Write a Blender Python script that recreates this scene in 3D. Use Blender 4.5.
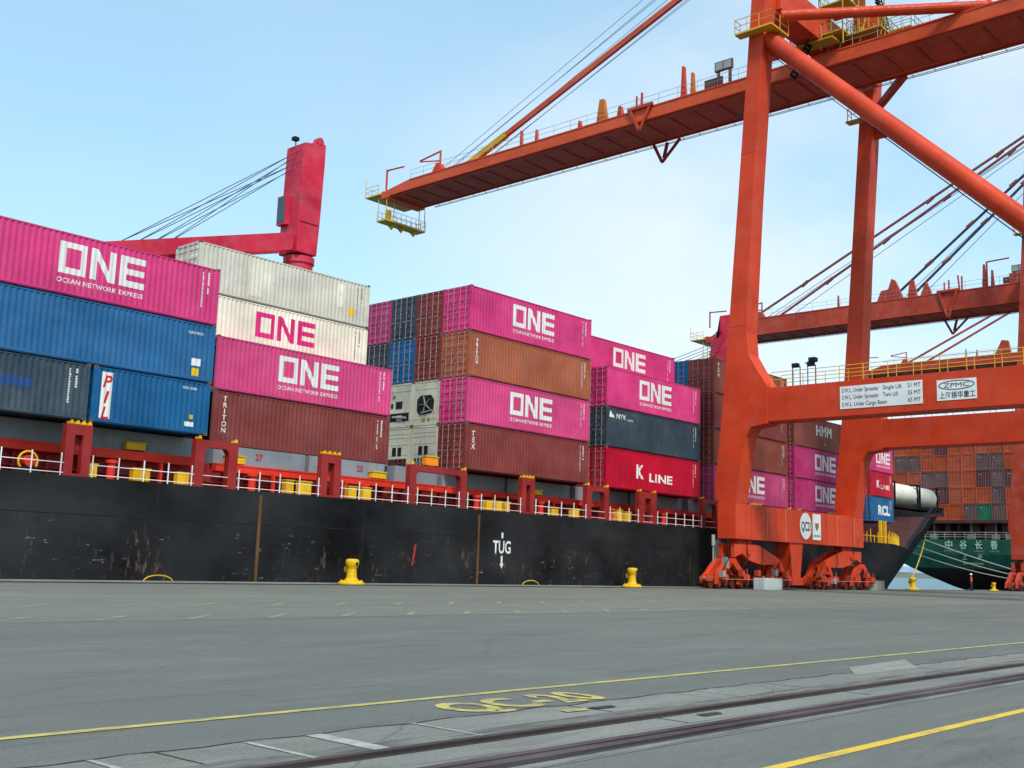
import bpy, bmesh, math, random
from mathutils import Matrix, Vector
random.seed(11)
scn = bpy.context.scene
for o in list(bpy.data.objects): bpy.data.objects.remove(o)

# ------------------------------------------------------------------ camera
cd = bpy.data.cameras.new('camera'); cam = bpy.data.objects.new('camera', cd)
scn.collection.objects.link(cam); scn.camera = cam
RC = [[0.667472, -0.140524, -0.731255], [-0.743948, -0.083666, -0.662979], [0.031984, 0.986536, -0.160387]]
cd.sensor_width = 36; cd.lens = 36 * 1102.70 / 1024
cd.clip_start = 0.1; cd.clip_end = 20000
cam.matrix_world = Matrix.Translation((0, 0, 1.35)) @ Matrix(RC).to_4x4()

# ------------------------------------------------------------------ light
SUN_EL, SUN_AZ = 52, math.degrees(math.atan2(-0.50, -0.80))   # direction towards the sun (x, y)
w = bpy.data.worlds.new("World"); scn.world = w; w.use_nodes = True
wn, wl = w.node_tree.nodes, w.node_tree.links; wn.clear()
sky = wn.new('ShaderNodeTexSky'); sky.sky_type = 'NISHITA'; sky.sun_disc = False
sky.sun_elevation = math.radians(SUN_EL); sky.sun_rotation = math.radians(SUN_AZ)
sky.air_density = 1.0; sky.dust_density = 0.9; sky.ozone_density = 2.2; sky.altitude = 0
tc = wn.new('ShaderNodeTexCoord'); mp = wn.new('ShaderNodeMapping'); mp.inputs['Scale'].default_value = (1, 1, 2.0)
nz = wn.new('ShaderNodeTexNoise'); nz.inputs['Scale'].default_value = 1.5; nz.inputs['Detail'].default_value = 6; nz.inputs['Roughness'].default_value = .55
mp.inputs['Location'].default_value = (0.9, 2.6, 0.15)
cr = wn.new('ShaderNodeValToRGB'); cr.color_ramp.elements[0].position = .42; cr.color_ramp.elements[1].position = .64
cr.color_ramp.elements[0].color = (0.05, 0.05, 0.05, 1); cr.color_ramp.elements[1].color = (.85, .85, .85, 1)
mx = wn.new('ShaderNodeMixRGB'); mx.inputs[2].default_value = (3.9, 4.2, 4.4, 1)
hsv = wn.new('ShaderNodeHueSaturation'); hsv.inputs['Saturation'].default_value = 1.05; hsv.inputs['Value'].default_value = 1.0
hsv.inputs['Hue'].default_value = 0.480
bg = wn.new('ShaderNodeBackground'); bg.inputs['Strength'].default_value = 0.15
wo = wn.new('ShaderNodeOutputWorld')
wl.new(tc.outputs['Generated'], mp.inputs['Vector']); wl.new(mp.outputs[0], nz.inputs['Vector']); wl.new(nz.outputs['Fac'], cr.inputs[0])
sx = wn.new('ShaderNodeSeparateXYZ'); wl.new(tc.outputs['Generated'], sx.inputs[0])
mr = wn.new('ShaderNodeMapRange'); mr.inputs[1].default_value = .6; mr.inputs[2].default_value = .82; mr.inputs[3].default_value = .12; mr.inputs[4].default_value = 1.0; wl.new(sx.outputs['X'], mr.inputs[0])
mu = wn.new('ShaderNodeMath'); mu.operation = 'MULTIPLY'; wl.new(cr.outputs[0], mu.inputs[0]); wl.new(mr.outputs[0], mu.inputs[1])
ma = wn.new('ShaderNodeMath'); ma.operation = 'ADD'; ma.inputs[1].default_value = .03; wl.new(mu.outputs[0], ma.inputs[0]); wl.new(ma.outputs[0], mx.inputs[0]); wl.new(sky.outputs[0], hsv.inputs['Color']); vl = wn.new('ShaderNodeMixRGB'); vl.inputs[0].default_value = .42; vl.inputs[2].default_value = (2.45, 3.75, 4.6, 1)
wl.new(hsv.outputs[0], vl.inputs[1]); wl.new(vl.outputs[0], mx.inputs[1])
wl.new(mx.outputs[0], bg.inputs['Color']); wl.new(bg.outputs[0], wo.inputs['Surface'])
sl = bpy.data.lights.new('sun', 'SUN'); sl.energy = 2.3; sl.angle = math.radians(10); sl.color = (1, .965, .91)
so = bpy.data.objects.new('sun', sl); scn.collection.objects.link(so)
az, el = math.radians(SUN_AZ), math.radians(SUN_EL)
to_sun = Vector((math.sin(az) * math.cos(el), math.cos(az) * math.cos(el), math.sin(el)))
so.rotation_euler = to_sun.to_track_quat('Z', 'Y').to_euler(); so.location = to_sun * 200
scn.view_settings.view_transform = 'Standard'; scn.view_settings.look = 'None'
scn.view_settings.exposure = 0.68; scn.view_settings.gamma = 1; scn.view_settings.use_curve_mapping = False
scn.cycles.max_bounces = 6; scn.cycles.caustics_reflective = False; scn.cycles.caustics_refractive = False
scn.cycles.use_denoising = True

# ------------------------------------------------------------------ helpers
def lin(c):
    return tuple((x / 12.92 if x <= .04045 else ((x + .055) / 1.055) ** 2.4) for x in c)
def S(r, g, b): return lin((r / 255, g / 255, b / 255))

def tag(o, label=None, cat=None, group=None, kind=None):
    if label: o['label'] = label
    if cat: o['category'] = cat
    if group: o['group'] = group
    if kind: o['kind'] = kind
    return o
def link(o, parent=None):
    scn.collection.objects.link(o)
    if parent: o.parent = parent
    return o
def thing(name, loc, label, cat, group=None, rz=0):
    o = bpy.data.objects.new(name, None); o.location = loc; o.rotation_euler = (0, 0, rz); o.empty_display_size = .3
    link(o); return tag(o, label, cat, group)
def put(name, mesh, parent=None, mat=None, loc=None):
    o = bpy.data.objects.new(name, mesh); link(o, parent)
    if mat is not None and len(mesh.materials):
        o.material_slots[0].link = 'OBJECT'; o.material_slots[0].material = mat
    if loc: o.location = loc
    return o

class MB:
    def __init__(s): s.v = []; s.f = []; s.m = []; s.off = Vector((0, 0, 0))
    def face(s, pts, mi=0):
        n = len(s.v); s.v += [tuple(Vector(p) + s.off) for p in pts]; s.f.append(tuple(range(n, n + len(pts)))); s.m.append(mi)
    def box(s, x0, x1, y0, y1, z0, z1, mi=0):
        n = len(s.v)
        s.v += [tuple(Vector((x, y, z)) + s.off) for z in (z0, z1) for y in (y0, y1) for x in (x0, x1)]
        for f in ((0, 2, 3, 1), (4, 5, 7, 6), (0, 1, 5, 4), (1, 3, 7, 5), (3, 2, 6, 7), (2, 0, 4, 6)):
            s.f.append(tuple(n + i for i in f)); s.m.append(mi)
        return s
    def tube(s, p, q, r, n=8, mi=0, r2=None, cap=True):
        p, q = Vector(p) + s.off, Vector(q) + s.off; r2 = r if r2 is None else r2
        d = (q - p); 
        if d.length < 1e-6: return s
        d.normalize(); a = Vector((0, 0, 1)) if abs(d.z) < .9 else Vector((1, 0, 0))
        u = d.cross(a).normalized(); w_ = d.cross(u); b = len(s.v)
        for c, rr in ((p, r), (q, r2)):
            for i in range(n):
                t = 2 * math.pi * i / n; s.v.append(tuple(c + (u * math.cos(t) + w_ * math.sin(t)) * rr))
        for i in range(n):
            j = (i + 1) % n; s.f.append((b + i, b + j, b + n + j, b + n + i)); s.m.append(mi)
        if cap:
            s.f.append(tuple(b + i for i in reversed(range(n)))); s.m.append(mi)
            s.f.append(tuple(b + n + i for i in range(n))); s.m.append(mi)
        return s
    def beam(s, p, q, w_, h, up=(0, 0, 1), mi=0):
        p, q = Vector(p) + s.off, Vector(q) + s.off; d = (q - p).normalized(); u = d.cross(Vector(up)).normalized(); v = u.cross(d)
        b = len(s.v)
        for c in (p, q):
            for a_, b_ in ((-1, -1), (1, -1), (1, 1), (-1, 1)): s.v.append(tuple(c + u * a_ * w_ / 2 + v * b_ * h / 2))
        for f in ((3, 2, 1, 0), (4, 5, 6, 7), (0, 1, 5, 4), (1, 2, 6, 5), (2, 3, 7, 6), (3, 0, 4, 7)):
            s.f.append(tuple(b + i for i in f)); s.m.append(mi)
        return s
    def prism(s, pts, ax, a0, a1, mi=0):
        """pts: outline in the two other axes; ax: 'x','y','z' extrusion axis"""
        def mk(p, a): return {'x': (a, p[0], p[1]), 'y': (p[0], a, p[1]), 'z': (p[0], p[1], a)}[ax]
        n = len(pts); b = len(s.v)
        s.v += [tuple(Vector(mk(p, a0)) + s.off) for p in pts] + [tuple(Vector(mk(p, a1)) + s.off) for p in pts]
        s.f.append(tuple(b + i for i in range(n))); s.m.append(mi)
        s.f.append(tuple(b + n + i for i in reversed(range(n)))); s.m.append(mi)
        for i in range(n):
            j = (i + 1) % n; s.f.append((b + j, b + i, b + n + i, b + n + j)); s.m.append(mi)
        return s
    def lathe(s, prof, n=16, c=(0, 0), mi=0):
        b = len(s.v)
        for r, z in prof:
            for i in range(n):
                t = 2 * math.pi * i / n; s.v.append(tuple(Vector((c[0] + r * math.cos(t), c[1] + r * math.sin(t), z)) + s.off))
        for k in range(len(prof) - 1):
            for i in range(n):
                j = (i + 1) % n; s.f.append((b + k * n + i, b + k * n + j, b + (k + 1) * n + j, b + (k + 1) * n + i)); s.m.append(mi)
        s.f.append(tuple(b + i for i in reversed(range(n)))); s.m.append(mi)
        s.f.append(tuple(b + (len(prof) - 1) * n + i for i in range(n))); s.m.append(mi)
        return s
    def mesh(s, name, mats, smooth=False, fix=True, bevel=0):
        me = bpy.data.meshes.new(name); me.from_pydata(s.v, [], s.f)
        for m in (mats if isinstance(mats, (list, tuple)) else [mats]): me.materials.append(m)
        me.polygons.foreach_set('material_index', s.m)
        if fix or bevel:
            bm = bmesh.new(); bm.from_mesh(me)
            if bevel:
                bmesh.ops.remove_doubles(bm, verts=bm.verts, dist=1e-5)
            bmesh.ops.recalc_face_normals(bm, faces=bm.faces)
            if bevel:
                bmesh.ops.bevel(bm, geom=[e for e in bm.edges if len(e.link_faces) == 2 and e.calc_face_angle(0) > .5], offset=bevel, segments=2, affect='EDGES', profile=.6)
            bm.to_mesh(me); bm.free()
        if smooth:
            for p in me.polygons: p.use_smooth = True
        me.update(); return me
    def build(s, name, mats, parent=None, smooth=False, loc=None, bevel=0):
        return put(name, s.mesh(name, mats, smooth, bevel=bevel), parent, loc=loc)

# ------------------------------------------------------------------ materials
_mc = {}
def paint(key, rgb, rough=.5, var=.12, streak=.25, streak_col=None, rust=.12, rust_col=(.16, .055, .025), metallic=0, spec=.22, fine=1.0, bump=0.0, fade=0.0):
    if key in _mc: return _mc[key]
    m = bpy.data.materials.new(key); m.use_nodes = True; n, l = m.node_tree.nodes, m.node_tree.links
    b = n['Principled BSDF']; b.inputs['Roughness'].default_value = rough; b.inputs['Metallic'].default_value = metallic
    b.inputs['Specular IOR Level'].default_value = spec
    t = n.new('ShaderNodeTexCoord'); oi = n.new('ShaderNodeObjectInfo'); ad = n.new('ShaderNodeVectorMath'); ad.operation = 'ADD'
    mul = n.new('ShaderNodeMath'); mul.operation = 'MULTIPLY'; mul.inputs[1].default_value = 57.3
    l.new(oi.outputs['Random'], mul.inputs[0]); l.new(t.outputs['Object'], ad.inputs[0]); l.new(mul.outputs[0], ad.inputs[1])
    def noise(scale, vec, det=4, ro=.6):
        a = n.new('ShaderNodeMapping'); a.inputs['Scale'].default_value = scale; l.new(ad.outputs[0], a.inputs['Vector'])
        x = n.new('ShaderNodeTexNoise'); x.inputs['Scale'].default_value = 1; x.inputs['Detail'].default_value = det; x.inputs['Roughness'].default_value = ro
        l.new(a.outputs[0], x.inputs['Vector']); return x.outputs['Fac']
    def ramp(src, p0, p1, v0=0, v1=1):
        r = n.new('ShaderNodeMapRange'); r.inputs[1].default_value = p0; r.inputs[2].default_value = p1
        r.inputs[3].default_value = v0; r.inputs[4].default_value = v1; l.new(src, r.inputs[0]); return r.outputs[0]
    def mix(fac, a, bcol):
        x = n.new('ShaderNodeMixRGB'); l.new(fac, x.inputs[0])
        if isinstance(a, tuple): x.inputs[1].default_value = (*a, 1)
        else: l.new(a, x.inputs[1])
        if isinstance(bcol, tuple): x.inputs[2].default_value = (*bcol, 1)
        else: l.new(bcol, x.inputs[2])
        return x.outputs[0]
    dark = tuple(c * (1 - 2 * var) for c in rgb); lite = tuple(min(.85, c * (1 + var) + .02 * var * 10 * .5) for c in rgb)
    col = mix(ramp(noise((.35 * fine, .35 * fine, .5 * fine), None), .3, .7), dark, lite)
    if fade: col = mix(ramp(noise((.9, .9, .7), None, 5), .45, .75, 0, fade), col, tuple(.5 * c + .22 for c in rgb))
    if streak:
        sc = streak_col or (.09, .07, .055)
        col = mix(ramp(noise((5 * fine, 5 * fine, .28 * fine), None, 5, .65), .50, .80, 0, streak), col, sc)
    if rust:
        col = mix(ramp(noise((2.6 * fine, 2.6 * fine, 1.6 * fine), None, 8, .7), .66 - rust * .35, .74, 0, .85), col, rust_col)
    if key.startswith('container_') and 'tone' not in key:
        hs = n.new('ShaderNodeHueSaturation'); l.new(col, hs.inputs['Color']); l.new(ramp(oi.outputs['Random'], 0, 1, .90, 1.05), hs.inputs['Value'])
        m3 = n.new('ShaderNodeMath'); m3.operation = 'FRACT'; m4 = n.new('ShaderNodeMath'); m4.operation = 'MULTIPLY'; m4.inputs[1].default_value = 7.7
        l.new(oi.outputs['Random'], m4.inputs[0]); l.new(m4.outputs[0], m3.inputs[0]); l.new(ramp(m3.outputs[0], 0, 1, .95, 1.04), hs.inputs['Saturation']); col = hs.outputs[0]
    l.new(col, b.inputs['Base Color'])
    l.new(ramp(noise((3, 3, 1.5), None, 4), .3, .7, max(0, rough - .1), min(1, rough + .15)), b.inputs['Roughness'])
    if bump:
        bp = n.new('ShaderNodeBump'); bp.inputs['Strength'].default_value = bump; bp.inputs['Distance'].default_value = .05
        l.new(noise((9, 9, 9), None, 6), bp.inputs['Height']); l.new(bp.outputs[0], b.inputs['Normal'])
    _mc[key] = m; return m
def flat(key, rgb, rough=.6, metallic=0): return paint(key, rgb, rough, var=.06, streak=.06, rust=0, metallic=metallic)

M = dict(
    pink=paint('container_pink_paint', S(204, 50, 114), .45, streak=.12, rust=.03, fade=.10),
    pinkdull=paint('container_faded_magenta_paint', S(178, 42, 104), .5, streak=.14, rust=.05, fade=.12),
    blue=paint('container_blue_paint', S(0, 88, 136), .45, streak=.12, rust=.04, fade=.04),
    navy=paint('container_slate_blue_paint', S(42, 60, 72), .5, streak=.22, rust=.08, fade=.15),
    maroon=paint('container_maroon_paint', S(120, 44, 38), .55, streak=.20, rust=.08, fade=.10),
    brown=paint('container_brown_paint', S(128, 60, 44), .55, streak=.22, rust=.10, fade=.12),
    rustorange=paint('container_rusty_orange_paint', S(162, 80, 42), .55, streak=.25, rust=.16, fade=.1),
    red=paint('container_crimson_paint', S(176, 18, 44), .45, streak=.12, rust=.04),
    beige=paint('container_weathered_beige_paint', S(206, 204, 186), .6, streak=.34, streak_col=(.33, .27, .17), rust=.05, fade=.0),
    cream=paint('container_cream_white_paint', S(232, 226, 200), .5, streak=.10, streak_col=(.4, .33, .2), rust=.0),
    reefer=paint('refrigerated_container_white_paint', S(190, 190, 168), .6, streak=.6, streak_col=(.2, .17, .10), rust=.22),
    orange=paint('container_orange_paint', S(184, 76, 40), .55, streak=.4, rust=.25),
    green=paint('container_green_paint', S(20, 100, 66), .5, streak=.2, rust=.05),
    grey=paint('container_grey_paint', S(106, 76, 70), .55, streak=.3, rust=.10),
    plum=paint('container_dark_plum_paint', S(92, 44, 46), .55, streak=.3, rust=.1),
    olive=paint('container_olive_yellow_paint', S(150, 128, 60), .55, streak=.3, rust=.1),
    crane=paint('crane_orange_red_paint', S(198, 57, 12), .5, var=.1, streak=.26, streak_col=(.20, .05, .03), rust=.02, fine=.7, fade=.1),
    craneold=paint('crane_faded_red_paint', S(172, 56, 28), .5, var=.12, streak=.25, streak_col=(.15, .05, .04), rust=.03, fine=.7, fade=.2),
    boomred=paint('crane_boom_orange_paint', S(200, 78, 38), .5, var=.12, streak=.22, streak_col=(.12, .05, .04), rust=.05, fine=.7),
    shipred=paint('ship_dark_red_paint', S(146, 34, 32), .5, streak=.2, rust=.1),
    brightred=paint('ship_bright_red_paint', S(212, 48, 26), .5, streak=.2, rust=.05),
    shipcrane=paint('deck_crane_crimson_paint', S(196, 28, 58), .45, var=.14, streak=.22, streak_col=(.25, .03, .05), rust=.04, fade=.22),
    hatch=paint('hatch_cover_grey_paint', S(128, 138, 142), .6, streak=.35, streak_col=(.12, .1, .08), rust=.12),
    white=flat('white_lettering_paint', S(214, 214, 206)), pinkletter=flat('pink_lettering_paint', S(202, 38, 112)),
    redletter=flat('red_lettering_paint', S(196, 30, 36)), black=flat('black_lettering_paint', S(24, 26, 28)),
    dullmark=flat('dull_brown_marks', S(150, 120, 84)),
    patch=paint('repair_patch_cream', S(214, 212, 192), .6, streak=.3, streak_col=(.3, .25, .16), rust=.03),
    rail=paint('white_railing_paint', S(222, 222, 216), .5, streak=.1, rust=.08),
    yellow=paint('yellow_safety_paint', S(222, 176, 8), .5, streak=.4, rust=.14),
    yrail=paint('yellow_railing_paint', S(206, 164, 40), .5, streak=.15, rust=.1),
    steel=paint('galvanised_steel', S(168, 168, 160), .45, metallic=.4, streak=.2, rust=.1),
    bar=paint('door_bar_steel', S(160, 142, 138), .5, metallic=.2, streak=.3, rust=.14),
    dark=flat('dark_opening', S(22, 22, 26), .8), rubber=flat('black_rubber', S(26, 26, 28), .8),
    rope=flat('mooring_rope_fibre', S(196, 196, 176), .9), cable=flat('steel_wire_rope', S(52, 60, 74), .6, .3),
    glass=flat('window_glass_tint', S(70, 90, 98), .15), sign=flat('sign_panel_white', S(222, 224, 220), .5),
    tank=paint('tank_white_paint', S(226, 226, 206), .45, streak=.28, streak_col=(.3, .26, .16), rust=.06),
    concrete=paint('block_concrete', S(158, 152, 136), .85, streak=.2, rust=0, bump=.4),
)

# ------------------------------------------------------------------ text
def text_mesh(body, height, align='LEFT', bold=0.0, spacing=1.0, line=1.0, sx=1.0):
    c = bpy.data.curves.new('t', 'FONT'); c.body = body; c.size = 1; c.align_x = align; c.offset = bold
    c.space_character = spacing; c.space_line = line; c.resolution_u = 3
    o = bpy.data.objects.new('t', c); scn.collection.objects.link(o)
    bpy.context.view_layer.update(); dg = bpy.context.evaluated_depsgraph_get()
    me = bpy.data.meshes.new_from_object(o.evaluated_get(dg)); bpy.data.objects.remove(o); bpy.data.curves.remove(c)
    s = height / .73
    for v in me.vertices: v.co.x *= s * sx; v.co.y *= s
    return me

def to_bm(me): bm = bmesh.new(); bm.from_mesh(me); return bm
def poly_bm(polys):
    """flat polygons (lists of (x,z)) -> bmesh in xy"""
    bm = bmesh.new()
    for p in polys: bm.faces.new([bm.verts.new((x, z, 0)) for x, z in p])
    return bm
def one_logo(W=4.2, H=1.45):
    P = []
    def q(x0, x1, z0, z1): P.append([(x0, z0), (x1, z0), (x1, z1), (x0, z1)])
    t = .30
    P.append([(0, 0), (.34, .29), (.34, H - .27), (0, H)]); P.append([(0, 0), (1.28, 0), (1.02, .29), (.34, .29)])
    P.append([(1.28, 0), (1.28, H), (1.02, H - .27), (1.02, .29)]); P.append([(0, H), (.34, H - .27), (1.02, H - .27), (1.28, H)])
    q(1.50, 1.80, 0, H); P.append([(1.80, H), (1.80, H - .52), (2.40, 0), (2.40, .50)]); q(2.40, 2.70, 0, H); 
    q(2.93, 3.25, 0, H); q(3.25, 4.2, 0, t); q(3.25, 4.15, H / 2 - .14, H / 2 + .14); q(3.25, 4.2, H - t, H)
    return P

# ------------------------------------------------------------------ shipping containers
WD = 2.438; PITCH = .278; DEPTH = .036; YF = -WD / 2 + .010
def corr_y(x, L):
    """how deep the side wall lies at local x (0 = outer plane)"""
    a = x + L / 2 - .22
    if a < 0 or a > L - .44: return 0
    n = int((L - .44) / PITCH); t = (a / ((L - .44) / n)) % 1
    if t < .25: return 0
    if t < .5: return (t - .25) / .25 * DEPTH
    if t < .75: return DEPTH
    return (1 - t) / .25 * DEPTH
def corr_breaks(L):
    n = int((L - .44) / PITCH); p = (L - .44) / n
    return [-L / 2 + .22 + p * (i + k) for i in range(n) for k in (0, .25, .5, .75)] + [L / 2 - .22]
_bc = {}
def body_mesh(L, H, mat_key, smooth_side=False):
    k = (round(L, 2), round(H, 2), mat_key)
    if k in _bc: return _bc[k]
    b = MB(); X = L / 2; Y = WD / 2; zb, zt = .17, H - .11
    bs = [-X + .22, X - .22] if smooth_side else corr_breaks(L)
    f = (lambda x: 0) if smooth_side else (lambda x: corr_y(min(max(x, -X + .2201), X - .2201), L))
    def wy(i):
        if smooth_side: return 0
        return (0, 0, DEPTH, DEPTH)[i % 4] if i < len(bs) - 1 else 0
    for sgn in (-1, 1):
        for i in range(len(bs) - 1):
            y0 = sgn * (Y - .010 - wy(i)); y1 = sgn * (Y - .010 - wy(i + 1))
            b.face([(bs[i], y0, zb), (bs[i + 1], y1, zb), (bs[i + 1], y1, zt), (bs[i], y0, zt)])
        # flat strips beside the posts, rails
        for x0, x1 in ((-X + .12, -X + .22), (X - .22, X - .12)):
            b.face([(x0, sgn * (Y - .010), zb), (x1, sgn * (Y - .010), zb), (x1, sgn * (Y - .010), zt), (x0, sgn * (Y - .010), zt)])
        ya, yb = sorted((sgn * (Y - .004), sgn * (Y - .10))); yc, yd = sorted((sgn * (Y - .045), sgn * (Y - .12)))
        b.box(-X + .12, X - .12, ya, yb, .075, zb, 0); b.box(-X + .12, X - .12, yc, yd, .02, .08, 0); b.box(-X + .12, X - .12, ya, yb, zt, H - .05, 0)
        for x0 in (-X, X - .14): 
            ya, yb = sorted((sgn * Y, sgn * (Y - .14))); b.box(x0, x0 + .14, ya, yb, .115, H - .115, 0)
    # roof, floor, plain end, door end frame
    b.face([(-X + .05, -Y + .05, H - .03), (X - .05, -Y + .05, H - .03), (X - .05, Y - .05, H - .03), (-X + .05, Y - .05, H - .03)])
    b.face([(-X + .05, -Y + .05, .12), (X - .05, -Y + .05, .12), (X - .05, Y - .05, .12), (-X + .05, Y - .05, .12)])
    for x0, x1 in ((-X + .004, -X + .12), (X - .12, X - .004)):
        b.box(x0, x1, -Y + .14, Y - .14, .02, .16); b.box(x0, x1, -Y + .14, Y - .14, H - .12, H - .01)
    n = 9; w_ = (2 * Y - .28) / n
    for i in range(n):
        y = -Y + .14 + i * w_; x1 = X - .03; x2 = X - .07
        b.face([(x1, y, .16), (x1, y + w_ * .3, .16), (x1, y + w_ * .3, H - .12), (x1, y, H - .12)])
        b.face([(x1, y + w_ * .3, .16), (x2, y + w_ * .5, .16), (x2, y + w_ * .5, H - .12), (x1, y + w_ * .3, H - .12)])
        b.face([(x2, y + w_ * .5, .16), (x2, y + w_ * .8, .16), (x2, y + w_ * .8, H - .12), (x2, y + w_ * .5, H - .12)])
        b.face([(x2, y + w_ * .8, .16), (x1, y + w_, .16), (x1, y + w_, H - .12), (x2, y + w_ * .8, H - .12)])
    me = b.mesh('body', M[mat_key], fix=False); _bc[k] = me; return me
def door_mesh(H, mat_key, side):
    k = ('door', round(H, 2), mat_key, side)
    if k in _bc: return _bc[k]
    b = MB(); y0, y1 = (-1.075, -.012) if side < 0 else (.012, 1.075); z0, z1 = .17, H - .13
    n = 5; h = (z1 - z0) / n
    def X(t): return -t
    prof = []
    for i in range(n):
        a = z0 + i * h; prof += [(a, .03), (a + h * .22, .03), (a + h * .36, 0), (a + h * .64, 0), (a + h * .78, .03)]
    prof.append((z1, .03))
    for (za, xa), (zc, xc) in zip(prof, prof[1:]):
        b.face([(xa - .01, y0 + .08, za), (xa - .01, y1 - .08, za), (xc - .01, y1 - .08, zc), (xc - .01, y0 + .08, zc)])
    b.box(.0, .05, y0, y0 + .08, z0, z1); b.box(.0, .05, y1 - .08, y1, z0, z1); b.box(-.005, .04, y0 + .08, y1 - .08, z0 - .02, z0 + .05); b.box(-.005, .04, y0 + .08, y1 - .08, z1 - .05, z1)
    yo = y0 if side < 0 else y1
    for i in range(4):
        z = z0 + .25 + i * (z1 - z0 - .5) / 3; b.box(-.03, .02, yo - .05, yo + .05, z - .05, z + .05)
    me = b.mesh('door', M[mat_key]); _bc[k] = me; return me
def bar_mesh(H):
    k = ('bar', round(H, 2))
    if k in _bc: return _bc[k]
    b = MB(); b.tube((-.055, 0, .10), (-.055, 0, H - .07), .02, 6)
    for z in (.12, H * .3, H * .62, H - .12): b.box(-.075, -.02, -.05, .05, z - .04, z + .04)
    b.box(-.085, -.06, -.03, .36, H * .42, H * .42 + .035)
    me = b.mesh('locking_bar', M['bar']); _bc[k] = me; return me
def casting_mesh():
    if 'cast' in _bc: return _bc['cast']
    b = MB(); b.box(-.089, .089, -.081, .081, -.059, .059)
    b.box(-.045, .045, -.0825, -.08, -.025, .025, 1); b.box(-.0905, -.088, -.03, .03, -.03, .03, 1)
    me = b.mesh('corner_casting', [paint('casting_dirty_brown', S(112, 88, 80), .6, streak=.3, rust=.3), M['dark']]); _bc['cast'] = me; return me

def conform(bm, L, x0, z0, shear=0.0):
    """flat lettering in xy -> laid on the corrugated front wall at (x0, z0)"""
    for v in bm.verts: v.co.x += x0
    if len(bm.verts):
        lo = min(v.co.x for v in bm.verts); hi = max(v.co.x for v in bm.verts)
        for x in corr_breaks(L):
            if lo < x < hi:
                bmesh.ops.bisect_plane(bm, geom=bm.verts[:] + bm.edges[:] + bm.faces[:], plane_co=(x, 0, 0), plane_no=(1, 0, 0))
    for v in bm.verts:
        x, z = v.co.x, v.co.y; v.co = Vector((x, YF + corr_y(x, L) - .006, z + z0))
    return bm
def bm_mesh(bm, name, mats):
    me = bpy.data.meshes.new(name); bm.to_mesh(me); bm.free()
    for m in (mats if isinstance(mats, (list, tuple)) else [mats]): me.materials.append(m)
    for p in me.polygons: p.use_smooth = False
    return me
def one_meshes(L):
    k = ('one', round(L, 2))
    if k not in _bc:
        off = -L / 2 + (3.95 if L > 8 else 1.75); s = 1.0 if L > 8 else .9
        bm = poly_bm([[(x * s, z * s) for x, z in p] for p in one_logo()]); a = bm_mesh(conform(bm, L, off, .98), 'company_logo', M['white'])
        t = text_mesh('OCEAN NETWORK EXPRESS', .225, bold=.012, spacing=1.08)
        wdt = max(v.co.x for v in t.vertices)
        for v in t.vertices: v.co.x *= 4.2 * s / wdt
        b = bm_mesh(conform(to_bm(t), L, off - .03, .56), 'company_name', M['white']); _bc[k] = (a, b)
    return _bc[k]
def marks_mesh(L, H, seed, yellow=True):
    k = ('marks', round(L, 2), round(H, 2), seed)
    if k in _bc: return _bc[k]
    rnd = random.Random(seed); P = []
    for cx, z0, z1 in ((L / 2 - .98, H * .30, H - .32), (L / 2 - .66, H * .55, H - .30)):
        z = z1
        while z > z0:
            hh = .085
            P.append([(cx, z - hh), (cx + .07 + .05 * rnd.random(), z - hh), (cx + .08 + .04 * rnd.random(), z), (cx, z)]); z -= hh + (.028 if rnd.random() > .12 else .12)
    bm = poly_bm(P); me = bm_mesh(conform(bm, L, 0, 0), 'marking_text', M['white']); _bc[k] = me; return me
def sticker_mesh(L, pts, key):
    bm = poly_bm([[(x, z), (x + w_, z), (x + w_, z + h), (x, z + h)] for x, z, w_, h in pts]); return bm_mesh(conform(bm, L, 0, 0), 'sticker', M[key])

NAME_MARK = {}
def container(x0, row, z0, H=2.896, L=12.192, col='maroon', label='', logo=None, logocol='white', doors=True, group='containers stacked on the black cargo ship', y=None, kind='dry', marks=True, name='shipping_container', extra=None):
    """x0: end towards the stern, row: 0 at the ship's side"""
    yc = (47.05 + row * 2.47 if y is None else y) + WD / 2
    t = thing(name, (x0 + L / 2, yc, z0), label, 'container', group)
    put('body', body_mesh(L, H, col, kind == 'reefer'), t)
    if doors and kind != 'reefer':
        for s in (-1, 1):
            d = put('door', door_mesh(H, col, s), t, loc=(-L / 2 + .02, 0, 0))
            for yy in ((.28, .78) if s > 0 else (-.28, -.78)):
                put('locking_bar', bar_mesh(H), d, loc=(0, yy - (.0 if s > 0 else .0), 0))
    for sx in (-1, 1):
        for sy in (-1, 1):
            for z in (.059, H - .059): put('corner_casting', casting_mesh(), t, loc=(sx * (L / 2 - .087), sy * (WD / 2 - .079), z))
    if kind == 'reefer': reefer_unit(t, L, H, row + int(z0) + 1)
    if logo == 'ONE':
        a, b = one_meshes(L); put('company_logo', a, t, mat=M[logocol])
        if col != 'cream': put('company_name', b, t, mat=M[logocol])
    if row < 3 and marks: put('marking_text', marks_mesh(L, H, (int(x0) + int(z0)) % 5), t, mat=M['white' if col not in ('cream', 'beige') else 'dullmark'])
    if extra: extra(t, L, H)
    return t
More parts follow.
